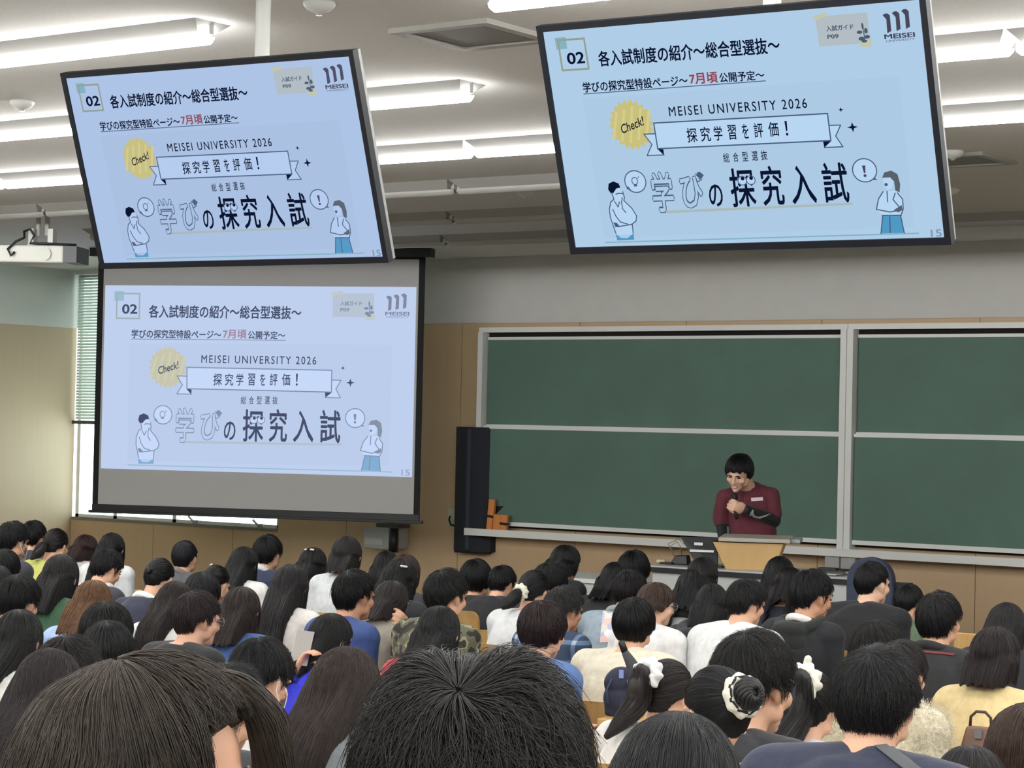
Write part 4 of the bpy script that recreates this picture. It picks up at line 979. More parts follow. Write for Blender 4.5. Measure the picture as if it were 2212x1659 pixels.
def person(key, cx, top, w, a, pitch, style, hc, label, col='#2a2a2e', **o):
    g = o.get
    # distance from the size of the head and a natural sitting height, settled towards the seat rows
    Wd = 2 * math.hypot(.094 * math.cos(math.radians(a)), .112 * math.sin(math.radians(a))) * (1.06 if style in ('bob', 'mid', 'long') else 1)
    best = None
    for dep in np.arange(1.2, 18, .02):
        t = at(cx, top, dep); k = w * dep / (FPX * Wd); zt = 1.22 + max(0, (6.5 - t[1]) * .085) + g('dz', 0)
        c = ((k - .94) / .06) ** 2 + ((t[2] - zt) / .08) ** 2
        if best is None or c < best[0]: best = (c, dep, t)
    dep, t = best[1], best[2]
    if t[1] > 3.5 and not g('free'):
        pass
    if False:
        row = min(ROWS, key=lambda r: abs(r - t[1])) + .88 * g('row', 0); dep = dep * (row + .4 * (t[1] - row)) / t[1]; t = at(cx, top, dep)
    dep = DEPTH.get(key, dep); t = at(cx, top, dep)
    sc = min(1.14, max(.80, w * dep / (FPX * Wd))) * .985
    r = ray(cx, top); head_cw = math.degrees(math.atan2(r[0], r[1])) + a; body_cw = g('body', head_cw * .35)
    B = math.radians(-body_cw); fl = floor_z(t[1] - .1)
    male = g('male', style in ('short', 'shortcrop', 'bowl')); sw = (.172 if male else .154) * g('sw', 1); bs = .95 if not male else 1.02
    hz = t[2] - .120 * sc - fl
    p = math.radians(pitch); ph_ = hz - g('nk', .112) * sc            # neck base height
    hip = .53; dzs = max(.1, ph_ - hip); TL = g('torso', .47); lean = math.sqrt(max(TL ** 2 - dzs ** 2, .06 ** 2)); lean = min(lean, .06 if style in ('long', 'mid') else .13)
    ny = lean; hy = ny + (.05 if style in ('long', 'mid', 'bob') else .066) + .07 * math.sin(p)
    world_head = np.array(t); off = Rz(B) @ np.array((0, hy, 0)); org = (world_head[0] - off[0], world_head[1] - off[1], fl)
    R = Rz(-math.radians(head_cw - body_cw)) @ Ry(math.radians(g('roll', 0))) @ Rx(-p)
    hcn = np.array((0, hy, hz))
    ob = empty('person', org, B, label, 'person', 'seated audience')
    sk = SKIN_OF = skin(g('tone', 'a'))
    vox = .0065 if dep < 2.6 else (.008 if dep < 7 else .0095)
    vox = g('vox', vox)
    NB = np.array((0, ny, ph_)); HP = np.array((0, -.01, hip)); MID = np.array((0, ny * .30, hip + dzs * .62))
    ts = [0, .2, .42, .62, .8, .92, 1.0]
    SPN = [bez(HP, MID, NB, q) for q in ts]
    RW_ = np.array([.165, .150, .150, .172, .165, .115, .062]) * bs; RD_ = np.array([.110, .100, .098, .102, .088, .068, .056]) * bs
    RW_[3:5] *= sw / .18
    bm_ = MB()
    head_parts(bm_, hcn, R, sc, True)
    loft(bm_, SPN, RW_ * .88, RD_ * .86)
    nk_t = hcn + R @ np.array((0, -.018, -.045)) * sc
    bm_.cap(NB + np.array((0, .012, -.03)), nk_t, .056 * bs * (1.05 if male else .92), .054 * sc, 14)
    sh = bez(HP, MID, NB, .86); arms = []
    for q in (-1, 1):
        S_ = sh + np.array((q * sw, .015, -.012)); T = g('handR' if q > 0 else 'handL')
        if T is None: T = np.array((q * g('spread', .09), hy + .13, .745))
        else:
            if len(T) == 3 and T[0] > 20: Tw = at(*T)    # seen at this spot, this far off
            else: Tw = np.asarray(T, float)
            T = Rz(-B) @ (Tw - np.asarray(org))
        el, T = ik(S_, T, .285 * bs, .25 * bs, (q * g('elbow', .2), -.35, -.75))
        fd = unit(T - el); arms.append((q, S_, el, T, fd))
        bm_.cap(sh + np.array((q * .05, 0, .0)), S_, .06 * bs, .052 * bs); bm_.cap(S_, el, .047 * bs, .038 * bs); bm_.cap(el, T, .038 * bs, .026 * bs)
        pdir = g('palm' + ('R' if q > 0 else 'L'), (0, 0, -1)); hand_parts(bm_, T, unit(fd + np.array(g('hbend', (0, 0, 0)))), pdir, q, g('curl', .55), .95 * bs)
    for q in (-1, 1): bm_.cap((q * .09, 0, .5), (q * .10, .33, .49), .075, .053); bm_.cap((q * .10, .33, .48), (q * .10, .29, .10), .051, .040); bm_.ell((q * .10, .32, .05), (.04, .10, .04))
    bd = fuse('body', bm_, vox, sk, ob, 3, lips=[(hcn + R @ np.array((0, .086, -.065)) * sc, R, np.array((.024, .02, .0095)) * sc, 1)])
    # clothes
    gm = g('mat') or cloth(col); cm = MB(); grow = g('grow', 1.0)
    loft(cm, [bez(HP, MID, NB, q) for q in (-.05, .2, .42, .62, .8, .91, .965)], np.array([.178, .168, .172, .190, .178, .118, .078]) * bs * grow * np.array([1, 1, 1, sw / .18, sw / .18, 1, 1]), np.array([.130, .124, .120, .120, .102, .082, .072]) * bs * grow, 22)
    cm.ell(bez(HP, MID, NB, .96) + np.array((0, -.004, 0)), np.array((.080, .076, .026)) * bs, 16, 8)
    for q, S_, el, T, fd in arms:
        cm.cap(NB + np.array((q * .035, -.005, -.035)), S_ + np.array((0, 0, .012)), .058 * bs * grow, .058 * bs * grow, 14)
        cm.cap(sh + np.array((q * .05, 0, -.03)), S_, .08 * bs * grow, .066 * bs * grow, 14)
        if g('sleeve', 'long') == 'long':
            cm.cap(S_, el, .061 * bs * grow, .052 * bs * grow, 14); cm.cap(el, T - fd * .035, .051 * bs * grow, .040 * bs * grow, 14)
        else: cm.cap(S_, S_ + (el - S_) * .62, .067 * bs * grow, .064 * bs * grow, 14)
    nm = g('gname', 'shirt')
    gt = fuse(nm, cm, max(vox, .008), [gm], ob, 4, g('fold', .0045), sum(map(ord, key)))
    ax = unit(NB - bez(HP, MID, NB, .9)); nb2 = bez(HP, MID, NB, .965)
    if g('collar'):
        scrunchie('collar', nb2 + np.array((0, .006, .0)), ax + np.array((0, .35, 0)), .068 * bs, .017, cloth(g('collar')), gt, 3, .95, .06)
    if g('hood'):
        hm = MB(); bkc = nb2 + np.array((0, -.045, -.01))
        for k in range(15):
            a_ = math.pi * (k / 14 - .5) * 1.35; pc = nb2 + np.array((math.sin(a_) * .10, -.01 - math.cos(a_) * .085, .0 - .02 * math.cos(a_)))
            hm.ell(pc, (.038, .036, .034))
        hm.ell(bkc + np.array((0, -.055, -.075)), (.115, .045, .085)); hm.ell(bkc + np.array((0, -.05, -.02)), (.105, .05, .05))
        fuse('hood', hm, .009, [cloth(g('hood'))], gt, 4, .003, 5)
    if g('stripe'):
        # a piping line over the back of the shoulders
        for q, S_, el, T, fd in arms[1:] if g('stripe1') else arms:
            a0 = NB + np.array((q * .05, -.07, .0)); m0 = (a0 + S_) / 2 + np.array((0, -.062, .045)); b0 = S_ + np.array((q * .02, -.045, .055)); c0 = S_ + (el - S_) * .7 + np.array((q * .03, -.06, .02))
            MB().tube([a0, m0, b0, c0], .008, 8).build('piping_stripe', cloth(g('stripe')), gt, True)
    if 'trousers' not in TROUSERS:
        TROUSERS['mb'] = trousers_mesh(); TROUSERS['trousers'] = TROUSERS['mb'].mesh('trousers'); TROUSERS['trousers'].materials.append(trousers_m); TROUSERS['trousers'].polygons.foreach_set('use_smooth', [True] * len(TROUSERS['trousers'].polygons))
    tr = bpy.data.objects.new('trousers', TROUSERS['trousers']); COL.objects.link(tr); tr.parent = ob
    # hair
    CV = np.array(cm.v); CV = CV[np.abs(CV[:, 0]) < .15]; zs_ = np.linspace(.5, NB[2], 14)
    yb_ = np.array([CV[np.abs(CV[:, 2] - z) < .045][:, 1].min() if (np.abs(CV[:, 2] - z) < .045).any() else 9 for z in zs_]) - .016
    zs_ = np.r_[zs_, NB[2] + .05, NB[2] + .2]; yb_ = np.r_[yb_, ny - .07, ny + .05]
    back = lambda z: float(np.interp(z, zs_, yb_))
    hm_ = hair_mat(hc); sd = sum(map(ord, key))
    H = Hair(style, hcn, R, sc, back, g('vol', 1.0), g('hem', 0.0), sd, g('tweak'))
    lat = Rz(-B) @ (RW @ np.array((1.0, 0, 0)))
    if g('dent'): H.dent(lat, *g('dent'))
    hb = H.base('hair', hm_, ob)
    nst = int(g('nst', min(9000, max(1300, w * 26)))); rad = g('rad', min(.0013, max(.0004, .34 * dep / FPX)))
    H.strands(nst, 10, rad, hm_, hb, mess=g('mess', 1.0))
    hw = lambda q: hcn + R @ (np.array(q) * sc)
    if style in ('lowpony', 'pony') and not g('notail'):
        pl = unit(HAIR[style]['pole']); rt = hw(np.array((0, -.014, .016)) + pl * np.array((.08, .099, .1)))
        tl = g('tail', .22); sdx = g('tailx', 0.0); kick = g('kick', .05)
        pth = [rt, rt + R @ (pl * np.array((1, 1, .6))) * kick]
        for k in range(1, 7):
            q = pth[1] + np.array((sdx * (k / 6) ** 1.3, 0, -tl * k / 6)); q[1] = min(q[1], back(q[2]) - .02); pth.append(q)
        rr = np.array([.016, .026, .034, .036, .034, .029, .020, .008]) * g('tailr', 1.0)
        po = MB().tube(pth, rr, 14).build('ponytail', hm_, ob, True)
        tail_strands(pth, rr * 1.08, max(350, nst // 5), 10, rad * 1.1, hm_, po, sd)
        if g('tie'): scrunchie('scrunchie', (pth[0] + pth[1]) / 2, pth[1] - pth[0], .026 * g('tiesz', 1), .017 * g('tiesz', 1), cloth(g('tie'), noise=.05), ob, sd)
        if g('ears2'):
            for k in (-1, 1):
                q = pth[0] + R @ np.array((k * .022 - .02, -.01, .034)); MB().cap(q, q + R @ np.array((k * .020 - .012, -.012, .042)), .013, .011).build('scrunchie_ear', cloth(g('tie'), noise=.05), ob, True)
    if style in ('bun', 'tied'):
        pl = unit(HAIR[style]['pole']); rt = hw(np.array((0, -.014, .016)) + pl * np.array((.08, .1, .1))); k = g('bunr', .030) * sc
        bo = MB(); bo.ell(rt + R @ pl * k * .7, (k, k * .8, k), 18, 12, M=R); ho = bo.build('hair_bun', hm_, ob, True)
        nsp = 14; sp_ = MB()
        for j in range(nsp):
            a0 = 6.28 * j / nsp; pts = [rt + R @ pl * (k * .7) + R @ (Ry(0) @ np.array((math.cos(a0 + q * 1.5) * k * 1.0 * math.sin(.25 + q * 1.2), -k * .86 * math.cos(.25 + q * 1.2) if True else 0, math.sin(a0 + q * 1.5) * k * 1.0 * math.sin(.25 + q * 1.2)))) for q in np.linspace(0, 1, 7)]
            sp_.tube(pts, np.array([.15, .2, .22, .22, .2, .16, .1]) * k, 7)
        sp_.build('twisted_lock', hm_, ho, True)
        if g('tie'):
            scrunchie('scrunchie', rt + R @ pl * k * .25, R @ pl, k * 1.10, k * .34, cloth(g('tie'), noise=.05), ob, sd, 1, .3)
            scrunchie('scrunchie_trim', rt + R @ pl * k * .5, R @ pl, k * 1.14, k * .13, cloth('#17171a'), ob, sd + 3, 1, .4)
    if g('lock'):   # the lock that falls past the far side of the forehead
        pth = [hw(q) for q in ((.0, .015, .122), (.0, .066, .112), (.0, .098, .080), (.0, .110, .03), (.002, .110, -.04), (.004, .106, -.12), (.006, .10, -.24))]
        rr = np.array([.008, .013, .017, .018, .017, .014, .006])
        tail_strands(pth, rr, 3000, 12, rad, hm_, hb, sd, 'front_lock')
    if g('clips'):
        for (q, ln) in g('clips'):
            d = unit(np.array(q) - np.array((0, -.014, .016))); c0 = np.array((0, -.014, .016)) + d * np.array((.09, .11, .108)); tg = unit(np.cross(d, (0, 0, 1)))
            MB().cap(hw(c0 - tg * ln), hw(c0 + tg * ln), .006, .006).build('hair_clip', white_pl, ob, True)
    if g('mask'):
        mm = MB(); v = []; n_ = 13
        for i in range(7):
            for j in range(n_):
                az = (j / (n_ - 1) - .5) * 2.1; z = -.022 - .092 * i / 6; rr = .074 + .012 * math.cos(az * 1.3) * math.sin(math.pi * min(1, i / 6 + .18)); 
                v.append(hw((math.sin(az) * .070, .032 + math.cos(az) * rr * (.92 - .05 * (i / 6) ** 3), z)))
        mm.add(v, [(i * n_ + j, i * n_ + j + 1, (i + 1) * n_ + j + 1, (i + 1) * n_ + j) for i in range(6) for j in range(n_ - 1)])
        fm = mm.build('face_mask', white_mask, ob, True)
        for q in (-1, 1): MB().tube([hw((q * .062, .062, -.035)), hw((q * .076, .03, -.02)), hw((q * .083, .004, .005)), hw((q * .084, -.018, -.008)), hw((q * .080, -.01, -.035)), hw((q * .070, .03, -.07)), hw((q * .06, .055, -.085))], .0018 if dep < 8 else .0026, 6).build('ear_loop', white_mask, fm, True)
    if g('glasses'):
        mm = MB()
        for q in (-1, 1):
            mm.tube([hw((q * .033 + .024 * math.cos(x), .100, .002 + .018 * math.sin(x))) for x in np.linspace(0, 6.283, 17)], .0018, 6)
            mm.tube([hw((q * .057, .099, .004)), hw((q * .074, .07, .004)), hw((q * .080, -.005, .004)), hw((q * .079, -.02, -.012))], .002, 6)
        mm.tube([hw((-.009, .102, .004)), hw((.009, .102, .004))], .0018, 6); mm.build('glasses', wire, ob, True)
    if a >= 40 or g('face'):
        for q in (-1, 1):
            MB().ell(hw((q * .031, .0795, .001)), np.array((.013, .008, .0045)) * sc, 12, 8, M=R).build('eye', dark_eye, ob, True)
            MB().tube([hw((q * .014, .0905, .018)), hw((q * .032, .090, .024)), hw((q * .048, .078, .019))], [.0028, .0034, .002], 6).build('eyebrow', hm_, ob, True)
    CHAIRS.append((org, body_cw, key))
    PEOPLE[key] = dict(ob=ob, org=np.array(org), B=B, dep=dep, hc=hcn, R=R, sc=sc, NB=NB, sh=sh, arms=arms, bez=(HP, MID, NB), bs=bs, gt=gt, fl=fl, hw=hw, sw=sw)
    return PEOPLE[key]
BK, DB, BR = '#101114', '#1f1a1a', '#43342c'

def fur(o, n, L, rad, m, seed=1):
    """a pile of short fibres on a fleece garment"""
    me = o.data; k = len(me.polygons); rng = np.random.RandomState(seed)
    C = np.empty(k * 3, np.float32); me.polygons.foreach_get('center', C); C = C.reshape(-1, 3); N = np.empty(k * 3, np.float32); me.polygons.foreach_get('normal', N); N = N.reshape(-1, 3)
    i = rng.randint(0, k, n); P = C[i] + rng.randn(n, 3) * .003; d = N[i] + rng.randn(n, 3) * .55; d /= np.linalg.norm(d, axis=1)[:, None]; d2 = d + rng.randn(n, 3) * .5 - np.array((0, 0, .3))
    l = L * (.5 + rng.rand(n))[:, None]; X = np.stack([P, P + d * l * .5, P + d * l * .6 + d2 * l * .4], 1)
    cu = bpy.data.hair_curves.new('fleece_pile'); cu.add_curves([3] * n); cu.position_data.foreach_set('vector', X.astype(np.float32).ravel())
    q = cu.attributes.new('radius', 'FLOAT', 'POINT'); q.data.foreach_set('value', np.tile(np.array([1, .9, .4], np.float32) * rad, n)); cu.materials.append(m)
    p = bpy.data.objects.new('fleece_pile', cu); COL.objects.link(p); p.parent = o; p['kind'] = 'stuff'
# ---------------------------------------------------------------- the audience, each as seen from the back rows
# how far each head is from the camera (m), seats about half a metre apart
DEPTH = {'A1': 13.22, 'A2': 15.14, 'A3': 14.50, 'A4': 15.74, 'A5': 14.32, 'A6': 12.68, 'A7': 10.52, 'A8': 12.10, 'A9': 10.84, 'B1': 9.71, 'B2': 9.44, 'B3': 11.64, 'B4': 13.58, 'B5': 12.28, 'B6': 11.11, 'B7': 10.53, 'B8': 9.08, 'B9': 10.09, 'B10': 13.09, 'B11': 14.10, 'B12': 13.66, 'B13': 10.88, 'B14': 12.82, 'C1': 9.90, 'C2': 13.56, 'C3': 12.36, 'C4': 11.62, 'C5': 10.61, 'C6': 9.02, 'C7': 5.84, 'C8': 6.25, 'C9': 5.26, 'N1': 1.93, 'N2': 1.77, 'N3': 2.98, 'M1': 5.37, 'M2': 5.83, 'M3': 7.06, 'M4': 6.52, 'M5': 4.46, 'M6': 7.40, 'M7': 8.19, 'M8': 7.92, 'M9': 9.02, 'M10': 9.96, 'D1': 11.28, 'D2': 10.65, 'D3': 12.60, 'D4': 11.92, 'D5': 9.48, 'D6': 10.25, 'D7': 10.90, 'D8': 12.10, 'D9': 9.71, 'D10': 9.02, 'D11': 13.71, 'D12': 13.05, 'D13': 11.21, 'D14': 13.74, 'D15': 11.93, 'D16': 11.27, 'D17': 10.42, 'D18': 8.40, 'D19': 9.66, 'D20': 8.76, 'D21': 13.87, 'D22': 13.21, 'E1': 7.87, 'E2': 8.46, 'E3': 7.44, 'E4': 6.31, 'E5': 5.74, 'F1': 5.00, 'F2': 5.54, 'G1': 11.94}
P_ = person
# far left
P_('A1', 30, 1128, 72, 45, 10, 'short', BK, 'person in white mask and white collar at the far left edge', '#2b2d36', mask=True, collar='#dfe1e4')
P_('A2', 74, 1126, 58, 30, 10, 'short', BK, 'black-haired person behind the masked person at far left', '#33343c', male=True)
P_('A3', 123, 1142, 62, 40, 15, 'lowpony', DB, 'person in yellow-green shirt with low tied hair at far left', '#b6ba63', tail=.09, tailr=.9, kick=.03, tailx=-.02)
P_('A4', 187, 1156, 58, 45, 15, 'bob', '#3a2422', 'person with reddish brown hair near the window corner', '#c9c9cb', hem=.03)
P_('A5', 243, 1151, 62, 20, 5, 'long', BK, 'person with long straight black hair next to reddish-haired person', '#d5d8da')
P_('A6', 233, 1189, 72, 50, 25, 'short', BK, 'person bending down in pale grey hooded top at left', '#33353d', hood='#b9bbc0')
P_('A7', 134, 1198, 86, 25, 10, 'bob', '#1e1d1f', 'person in dark green sweater with white collar at left', '#33573f', collar='#dfe0dc', hem=-.06)
P_('A8', 10, 1188, 72, 30, 10, 'bowl', BK, 'dark head cut by the left picture edge, upper one', '#c9cbcf')
P_('A9', -6, 1222, 84, 25, 8, 'bob', BK, 'dark-haired person cut by left edge, above the white-shirted bob', '#25262b')
P_('B1', 44, 1245, 94, 35, 15, 'short', BK, 'person with thick short black hair at left edge, before green sweater', '#27282d', vol=1.03)
P_('B2', 203, 1254, 92, 30, 10, 'bob', '#7a5636', 'person with orange-brown bob in light blue top', '#9bb4da', hem=-.02)
P_('B3', 346, 1206, 76, 35, 25, 'tied', BK, 'person in navy sailor uniform with white striped collar', '#22263c', gname='sailor_blouse', collar='#e6e6e0', bunr=.018)
P_('B4', 401, 1167, 62, 25, 0, 'shortcrop', '#1d2028', 'boy with cropped hair and bare nape before the front wall, left', '#4b4c50', collar='#6a6560')
P_('B5', 468, 1221, 70, 40, 20, 'tied', '#101114', 'person with white hair clip on black tied hair', '#1c1f28', clips=[((-.03, -.05, .09), .020)], bunr=.018)
P_('B6', 440, 1237, 80, 30, 15, 'bowl', '#26272b', 'dark rounded head in front of the white-clipped hair', '#202127')
P_('B7', 380, 1256, 85, 30, 15, 'long', '#2e2826', 'person with very long dark brown hair over a white blouse', '#dedcda', hem=.0, dz=.03)
P_('B8', 430, 1280, 106, 60, 8, 'short', '#35292a', 'boy in black T-shirt wearing glasses, face turned right', '#1b1b1e', sleeve='short', glasses=True, tone='a', vol=1.02)
P_('B9', 524, 1268, 90, 22, 8, 'mid', '#3a2e2b', 'person with straight brown shoulder-length hair in blue denim', '#3d5b92', hem=.02)
P_('B10', 528, 1181, 68, 22, 8, 'long', BK, 'person with long black hair and white blouse near navy-jacket boy', '#d6d6d2')
P_('B11', 581, 1157, 66, 30, 8, 'short', '#14161d', 'boy in navy jacket with thin white collar line', '#262f4a', collar='#c9ccd2', gname='jacket')
P_('B12', 678, 1184, 66, 30, 10, 'bob', '#121316', 'person with two round white hair clips and dark red top', '#54303a', clips=[((-.035, -.06, .085), .009), ((.02, -.065, .085), .009)], collar='#e0dccb')
P_('B13', 630, 1220, 84, 20, 8, 'long', '#252224', 'person with very long wide straight black hair, left centre', '#dedad6', hem=.02, vol=1.02)
P_('B14', 751, 1159, 72, 15, 5, 'bob', '#221e20', 'person with neat dark bob and pale grey top below projection screen', '#c4c8ca', hem=.02)
P_('C1', 769, 1233, 96, 48, 5, 'short', BK, 'boy in dark blue denim shirt looking right, neat black hair', '#31467c', sleeve='long', tone='b', body=12, dz=.03)
P_('C2', 836, 1191, 64, 15, 10, 'bob', BK, 'dark head partly behind brown-tinted hair, below grey wall device', '#202126')
P_('C3', 876, 1198, 74, 25, 10, 'bob', '#3f2f2b', 'person with brown-tinted hair above the wavy black hair', '#2c2b30')
P_('C4', 866, 1208, 80, 28, 12, 'long', BK, 'person with long wavy black hair and pale clip', '#1d1e23', clips=[((.055, -.07, .06), .016)], mess=2.2, hem=.06)
P_('C5', 848, 1256, 84, 45, 15, 'bob', '#332c2b', 'person in taupe shirt resting face on right hand', '#8f887f', handR=(871, 1346, 9.75), vox=.006, curl=1.0, palmR=(-.6, -.4, .3), hem=.03)
P_('C6', 718, 1326, 106, 50, 10, 'bob', '#1b1b1d', 'person in vivid blue sweater with white mask', '#3a3fd8', mask=True, hem=-.07, body=15, handL=(640, 1447, 8.85), curl=.9)
P_('C7', 751, 1398, 166, 35, 8, 'long', '#3a2d28', 'person with long brown hair and grey top, front left of centre', '#6d7276', nst=9000, hem=-.02, tone='c', tweak=dict(hem=[(0, .03), (36, .04), (58, .0), (76, -.12), (95, -.36), (120, -.44), (180, -.46)]))
P_('C8', 568, 1384, 142, 42, 20, 'short', BK, 'masked boy in white top with black stripes, hand at chin', '#dcdad8', mask=True, handR=(606, 1632, 6.15), handL=None, vox=.0065, curl=.9, palmR=(-.4, -.6, .2), stripe='#15151a', tone='c', vol=1.03)
P_('C9', 498, 1442, 150, 30, 15, 'short', '#232427', 'dark curly head behind the large brown-haired head, left', '#26272c', mess=2.4, vol=1.03)
# nearest heads along the lower edge
P_('N1', 338, 1438, 535, 84, 3, 'bangs', '#3d332a', 'large brown-haired head nearest the camera, lower left, forehead showing', '#3b3b40', nst=20000, mess=1.5, rad=.00035, free=True, tone='a', vol=1.0, lock=True, body=25)
P_('N2', 1038, 1436, 484, 25, 8, 'short', '#1d1b1a', 'large black tousled head nearest the camera, lower centre', '#24303a', nst=26000, mess=2.1, rad=.00035, free=True, vol=1.04, dent=(.013, .022, -.004), tweak=dict(pole=(.10, -.58, .80), hem=[(0, .03), (60, .0), (88, -.03), (105, -.04), (125, -.09), (150, -.12), (180, -.13)], th=.016, lift=.008))
P_('N3', 1468, 1540, 310, 22, 5, 'long', '#1a1b1f', 'glossy black-haired head at the bottom edge, right of centre', '#d9d2d4', nst=14000, mess=.8, rad=.0004, free=True)
P_('M1', 1547, 1440, 166, -38, 12, 'bun', '#17181b', 'person with bun in white and black scrunchie', '#dcd3d6', tie='#dcd9c8', bunr=.042, body=10, nst=8000, collar='#1c1e23')
P_('M2', 1635, 1368, 188, 40, 8, 'short', '#1b1a1b', 'tall black-haired person behind the scrunchie bun', '#1f2126', nst=9000, mess=1.3, vol=1.02)
P_('M3', 1446, 1424, 128, 38, 5, 'pony', '#2a2423', 'person with dark ponytail tied by crumpled white scrunchie', '#d8d5d0', tie='#dfe1e0', tail=.20, tailx=-.05, tiesz=1.25, tailr=1.1, tweak=dict(pole=(-.35, -.85, -.25)))
P_('M4', 1752, 1446, 130, 12, 10, 'pony', '#1f1c1d', 'person with long ponytail in white bunny-eared scrunchie', '#cfd6de', tie='#dcdacb', ears2=True, tail=.34, tailx=-.05, tiesz=1.3, tailr=1.25, kick=.07)
P_('M5', 1899, 1402, 186, 22, 5, 'short', '#1d1d20', 'broad person in navy suit with grey bag strap', '#282d42', gname='suit_jacket', nst=9000, mess=1.4, sw=1.18, vol=1.0, tweak=dict(hem=[(0, .04), (60, .01), (88, -.01), (105, -.03), (125, -.085), (150, -.105), (180, -.11)]))
P_('M6', 1950, 1386, 118, 30, 10, 'short', '#332f2f', 'person in fluffy cream coat, head behind the navy suit', '#d2c9b0', mat=fluff, gname='fluffy_coat', grow=1.18, fold=.008, body=14)
P_('M7', 1899, 1344, 124, 30, 15, 'short', '#232122', 'short dark head above the navy-suited person', '#4f6285', mess=1.2)
P_('M8', 2153, 1355, 118, 25, 8, 'bob', '#2a2021', 'person with dark brown bob in pale yellow top', '#dbc692', hem=.02, gname='blouse', fold=.008)
P_('M9', 2032, 1281, 100, 28, 0, 'short', '#1d1d20', 'boy in black jacket with red collar line', '#1f2022', collar='#1c1c1f', tweak=dict(hem=[(0, .04), (60, .02), (88, .0), (105, -.01), (125, -.075), (150, -.10), (180, -.105)]), gname='jacket', dz=.05, vol=1.03)
P_('M10', 2176, 1302, 90, 20, 5, 'long', '#29282a', 'person with long dark hair near the right edge', '#25262b')
P_('D1', 1887, 1213, 84, 45, 5, 'shortcrop', '#17181b', 'broad-shouldered man in black long-sleeved top, bare neck', '#15161a', sw=1.22, tone='c', dz=.04, body=8)
P_('D2', 1757, 1233, 98, 52, 12, 'short', '#1a1a1e', 'boy in black jacket with white hood collar showing', '#1b1d22', collar='#e9eae6', gname='jacket', hood='#202422', dz=.04, tone='b')
P_('D3', 1685, 1202, 72, 12, 5, 'long', '#15171d', 'person with long black hair in front of the lectern, right', '#1c2333')
P_('D4', 1706, 1226, 70, 5, 20, 'split', '#1c1a1b', 'person with bare nape between parted black hair', '#1b2030', tone='c')
P_('D5', 1616, 1254, 88, 50, 12, 'short', '#1d1c1f', 'boy in white shirt looking right, thick black hair', '#dfe2e2', sw=1.05, dz=.02, vol=1.04)
P_('D6', 1540, 1262, 78, 15, 8, 'bob', '#17181c', 'person in black hooded top before the white desk', '#1d1e24', hood='#202128')
P_('D7', 1498, 1232, 80, 5, 20, 'split', '#15161a', 'person in grey T-shirt with hair split over bare nape', '#a9adac', collar='#17171c', sleeve='short', tone='c')
P_('D8', 1519, 1204, 74, 10, 5, 'bob', '#1b191b', 'person with black hair just below the monitor', '#202127')
P_('D9', 1420, 1259, 90, 60, 8, 'bob', '#4e3a31', 'girl with light brown hair and glasses, face turned right, white top', '#e2e2e2', glasses=True, hem=.03, tone='c', tweak=dict(hem=[(0, .03), (38, .034), (56, .01), (74, -.04), (90, -.012), (104, -.10), (130, -.15), (180, -.155)]))
P_('D10', 1372, 1293, 94, 18, 2, 'bowl', '#121317', 'boy in cream top with round black hair', '#ddd6c2', sw=1.08, dz=.03, tweak=dict(hem=[(0, .02), (70, -.02), (88, -.02), (110, -.05), (140, -.10), (180, -.115)]), fold=.007)
P_('D11', 1371, 1190, 72, 20, 8, 'bowl', '#15161a', 'round black head left of the teacher desk, upper one', '#18191e')
P_('D12', 1330, 1215, 68, 30, 12, 'bob', '#15161a', 'person in black top with black hair beside desk end', '#15161b')
P_('D13', 1363, 1233, 78, 25, 15, 'short', '#1d1a1c', 'person in blue-grey T-shirt with printed back', '#8b9aa6', sleeve='short', collar='#8b9193')
P_('D14', 1224, 1178, 72, 52, 12, 'bob', '#15161a', 'girl in black with black bob, face turned right before the wall', '#15161a', hem=.02)
P_('D15', 1190, 1217, 80, 30, 10, 'bowl', '#17181b', 'dark head behind the white-scrunchie ponytail', '#1c1d22')
P_('D16', 1156, 1232, 78, 38, 12, 'lowpony', '#18191c', 'person in pale grey top with low ponytail and cream scrunchie', '#cfd1d3', tie='#e0dccb', tail=.08, tailr=.85, tailx=-.04, kick=.035, tweak=dict(pole=(-.25, -.86, -.44)))
P_('D17', 1222, 1268, 88, 50, 8, 'short', '#3a3a3b', 'man with greying hair in blue plaid shirt', '#46607e', mat=pattern_cloth('blue_plaid', 'plaid'), tone='b', mess=1.6, body=10)
P_('D18', 1176, 1299, 108, 35, 8, 'bowl', '#38292a', 'person with brown mushroom cut in blue shirt', '#4f6d9e', sw=1.05, body=8, dz=.04)
P_('D19', 968, 1231, 98, 45, 8, 'short', '#191a1c', 'person in camouflage jacket with short black hair', '#55523f', mat=pattern_cloth('camouflage', 'camo'), gname='jacket', hood=None, mess=1.3)
P_('D20', 950, 1310, 104, 22, 10, 'bob', '#1f2022', 'person with black bob in red and white jacket', '#b23a42', hem=-.02, collar='#d9d4d0', gname='jacket')
P_('D21', 1030, 1209, 72, 20, 10, 'bowl', '#191a1e', 'person in dark teal jacket with white piping, round black hair', '#1d2833', stripe='#dfe2e2', stripe1=True, gname='jacket')
P_('D22', 1087, 1223, 62, 35, 15, 'short', '#15161a', 'black-haired person beside white-piped jacket', '#17181d')
P_('E1', 43, 1318, 115, 25, 10, 'bob', '#191a1c', 'person with black bob in white top at left edge', '#dededa', hem=-.05)
P_('E2', 234, 1303, 116, 35, 15, 'bowl', '#1e1e20', 'smooth dark head in front of the light blue top', '#26272b')
P_('E3', 237, 1345, 118, 30, 12, 'bowl', '#252628', 'smooth dark head below, lowest of two at left', '#2b2d2f')
P_('E4', 152, 1378, 150, 30, 15, 'short', '#2b2526', 'brown-black tousled head left, above the large brown head', '#2f2f34', mess=1.8)
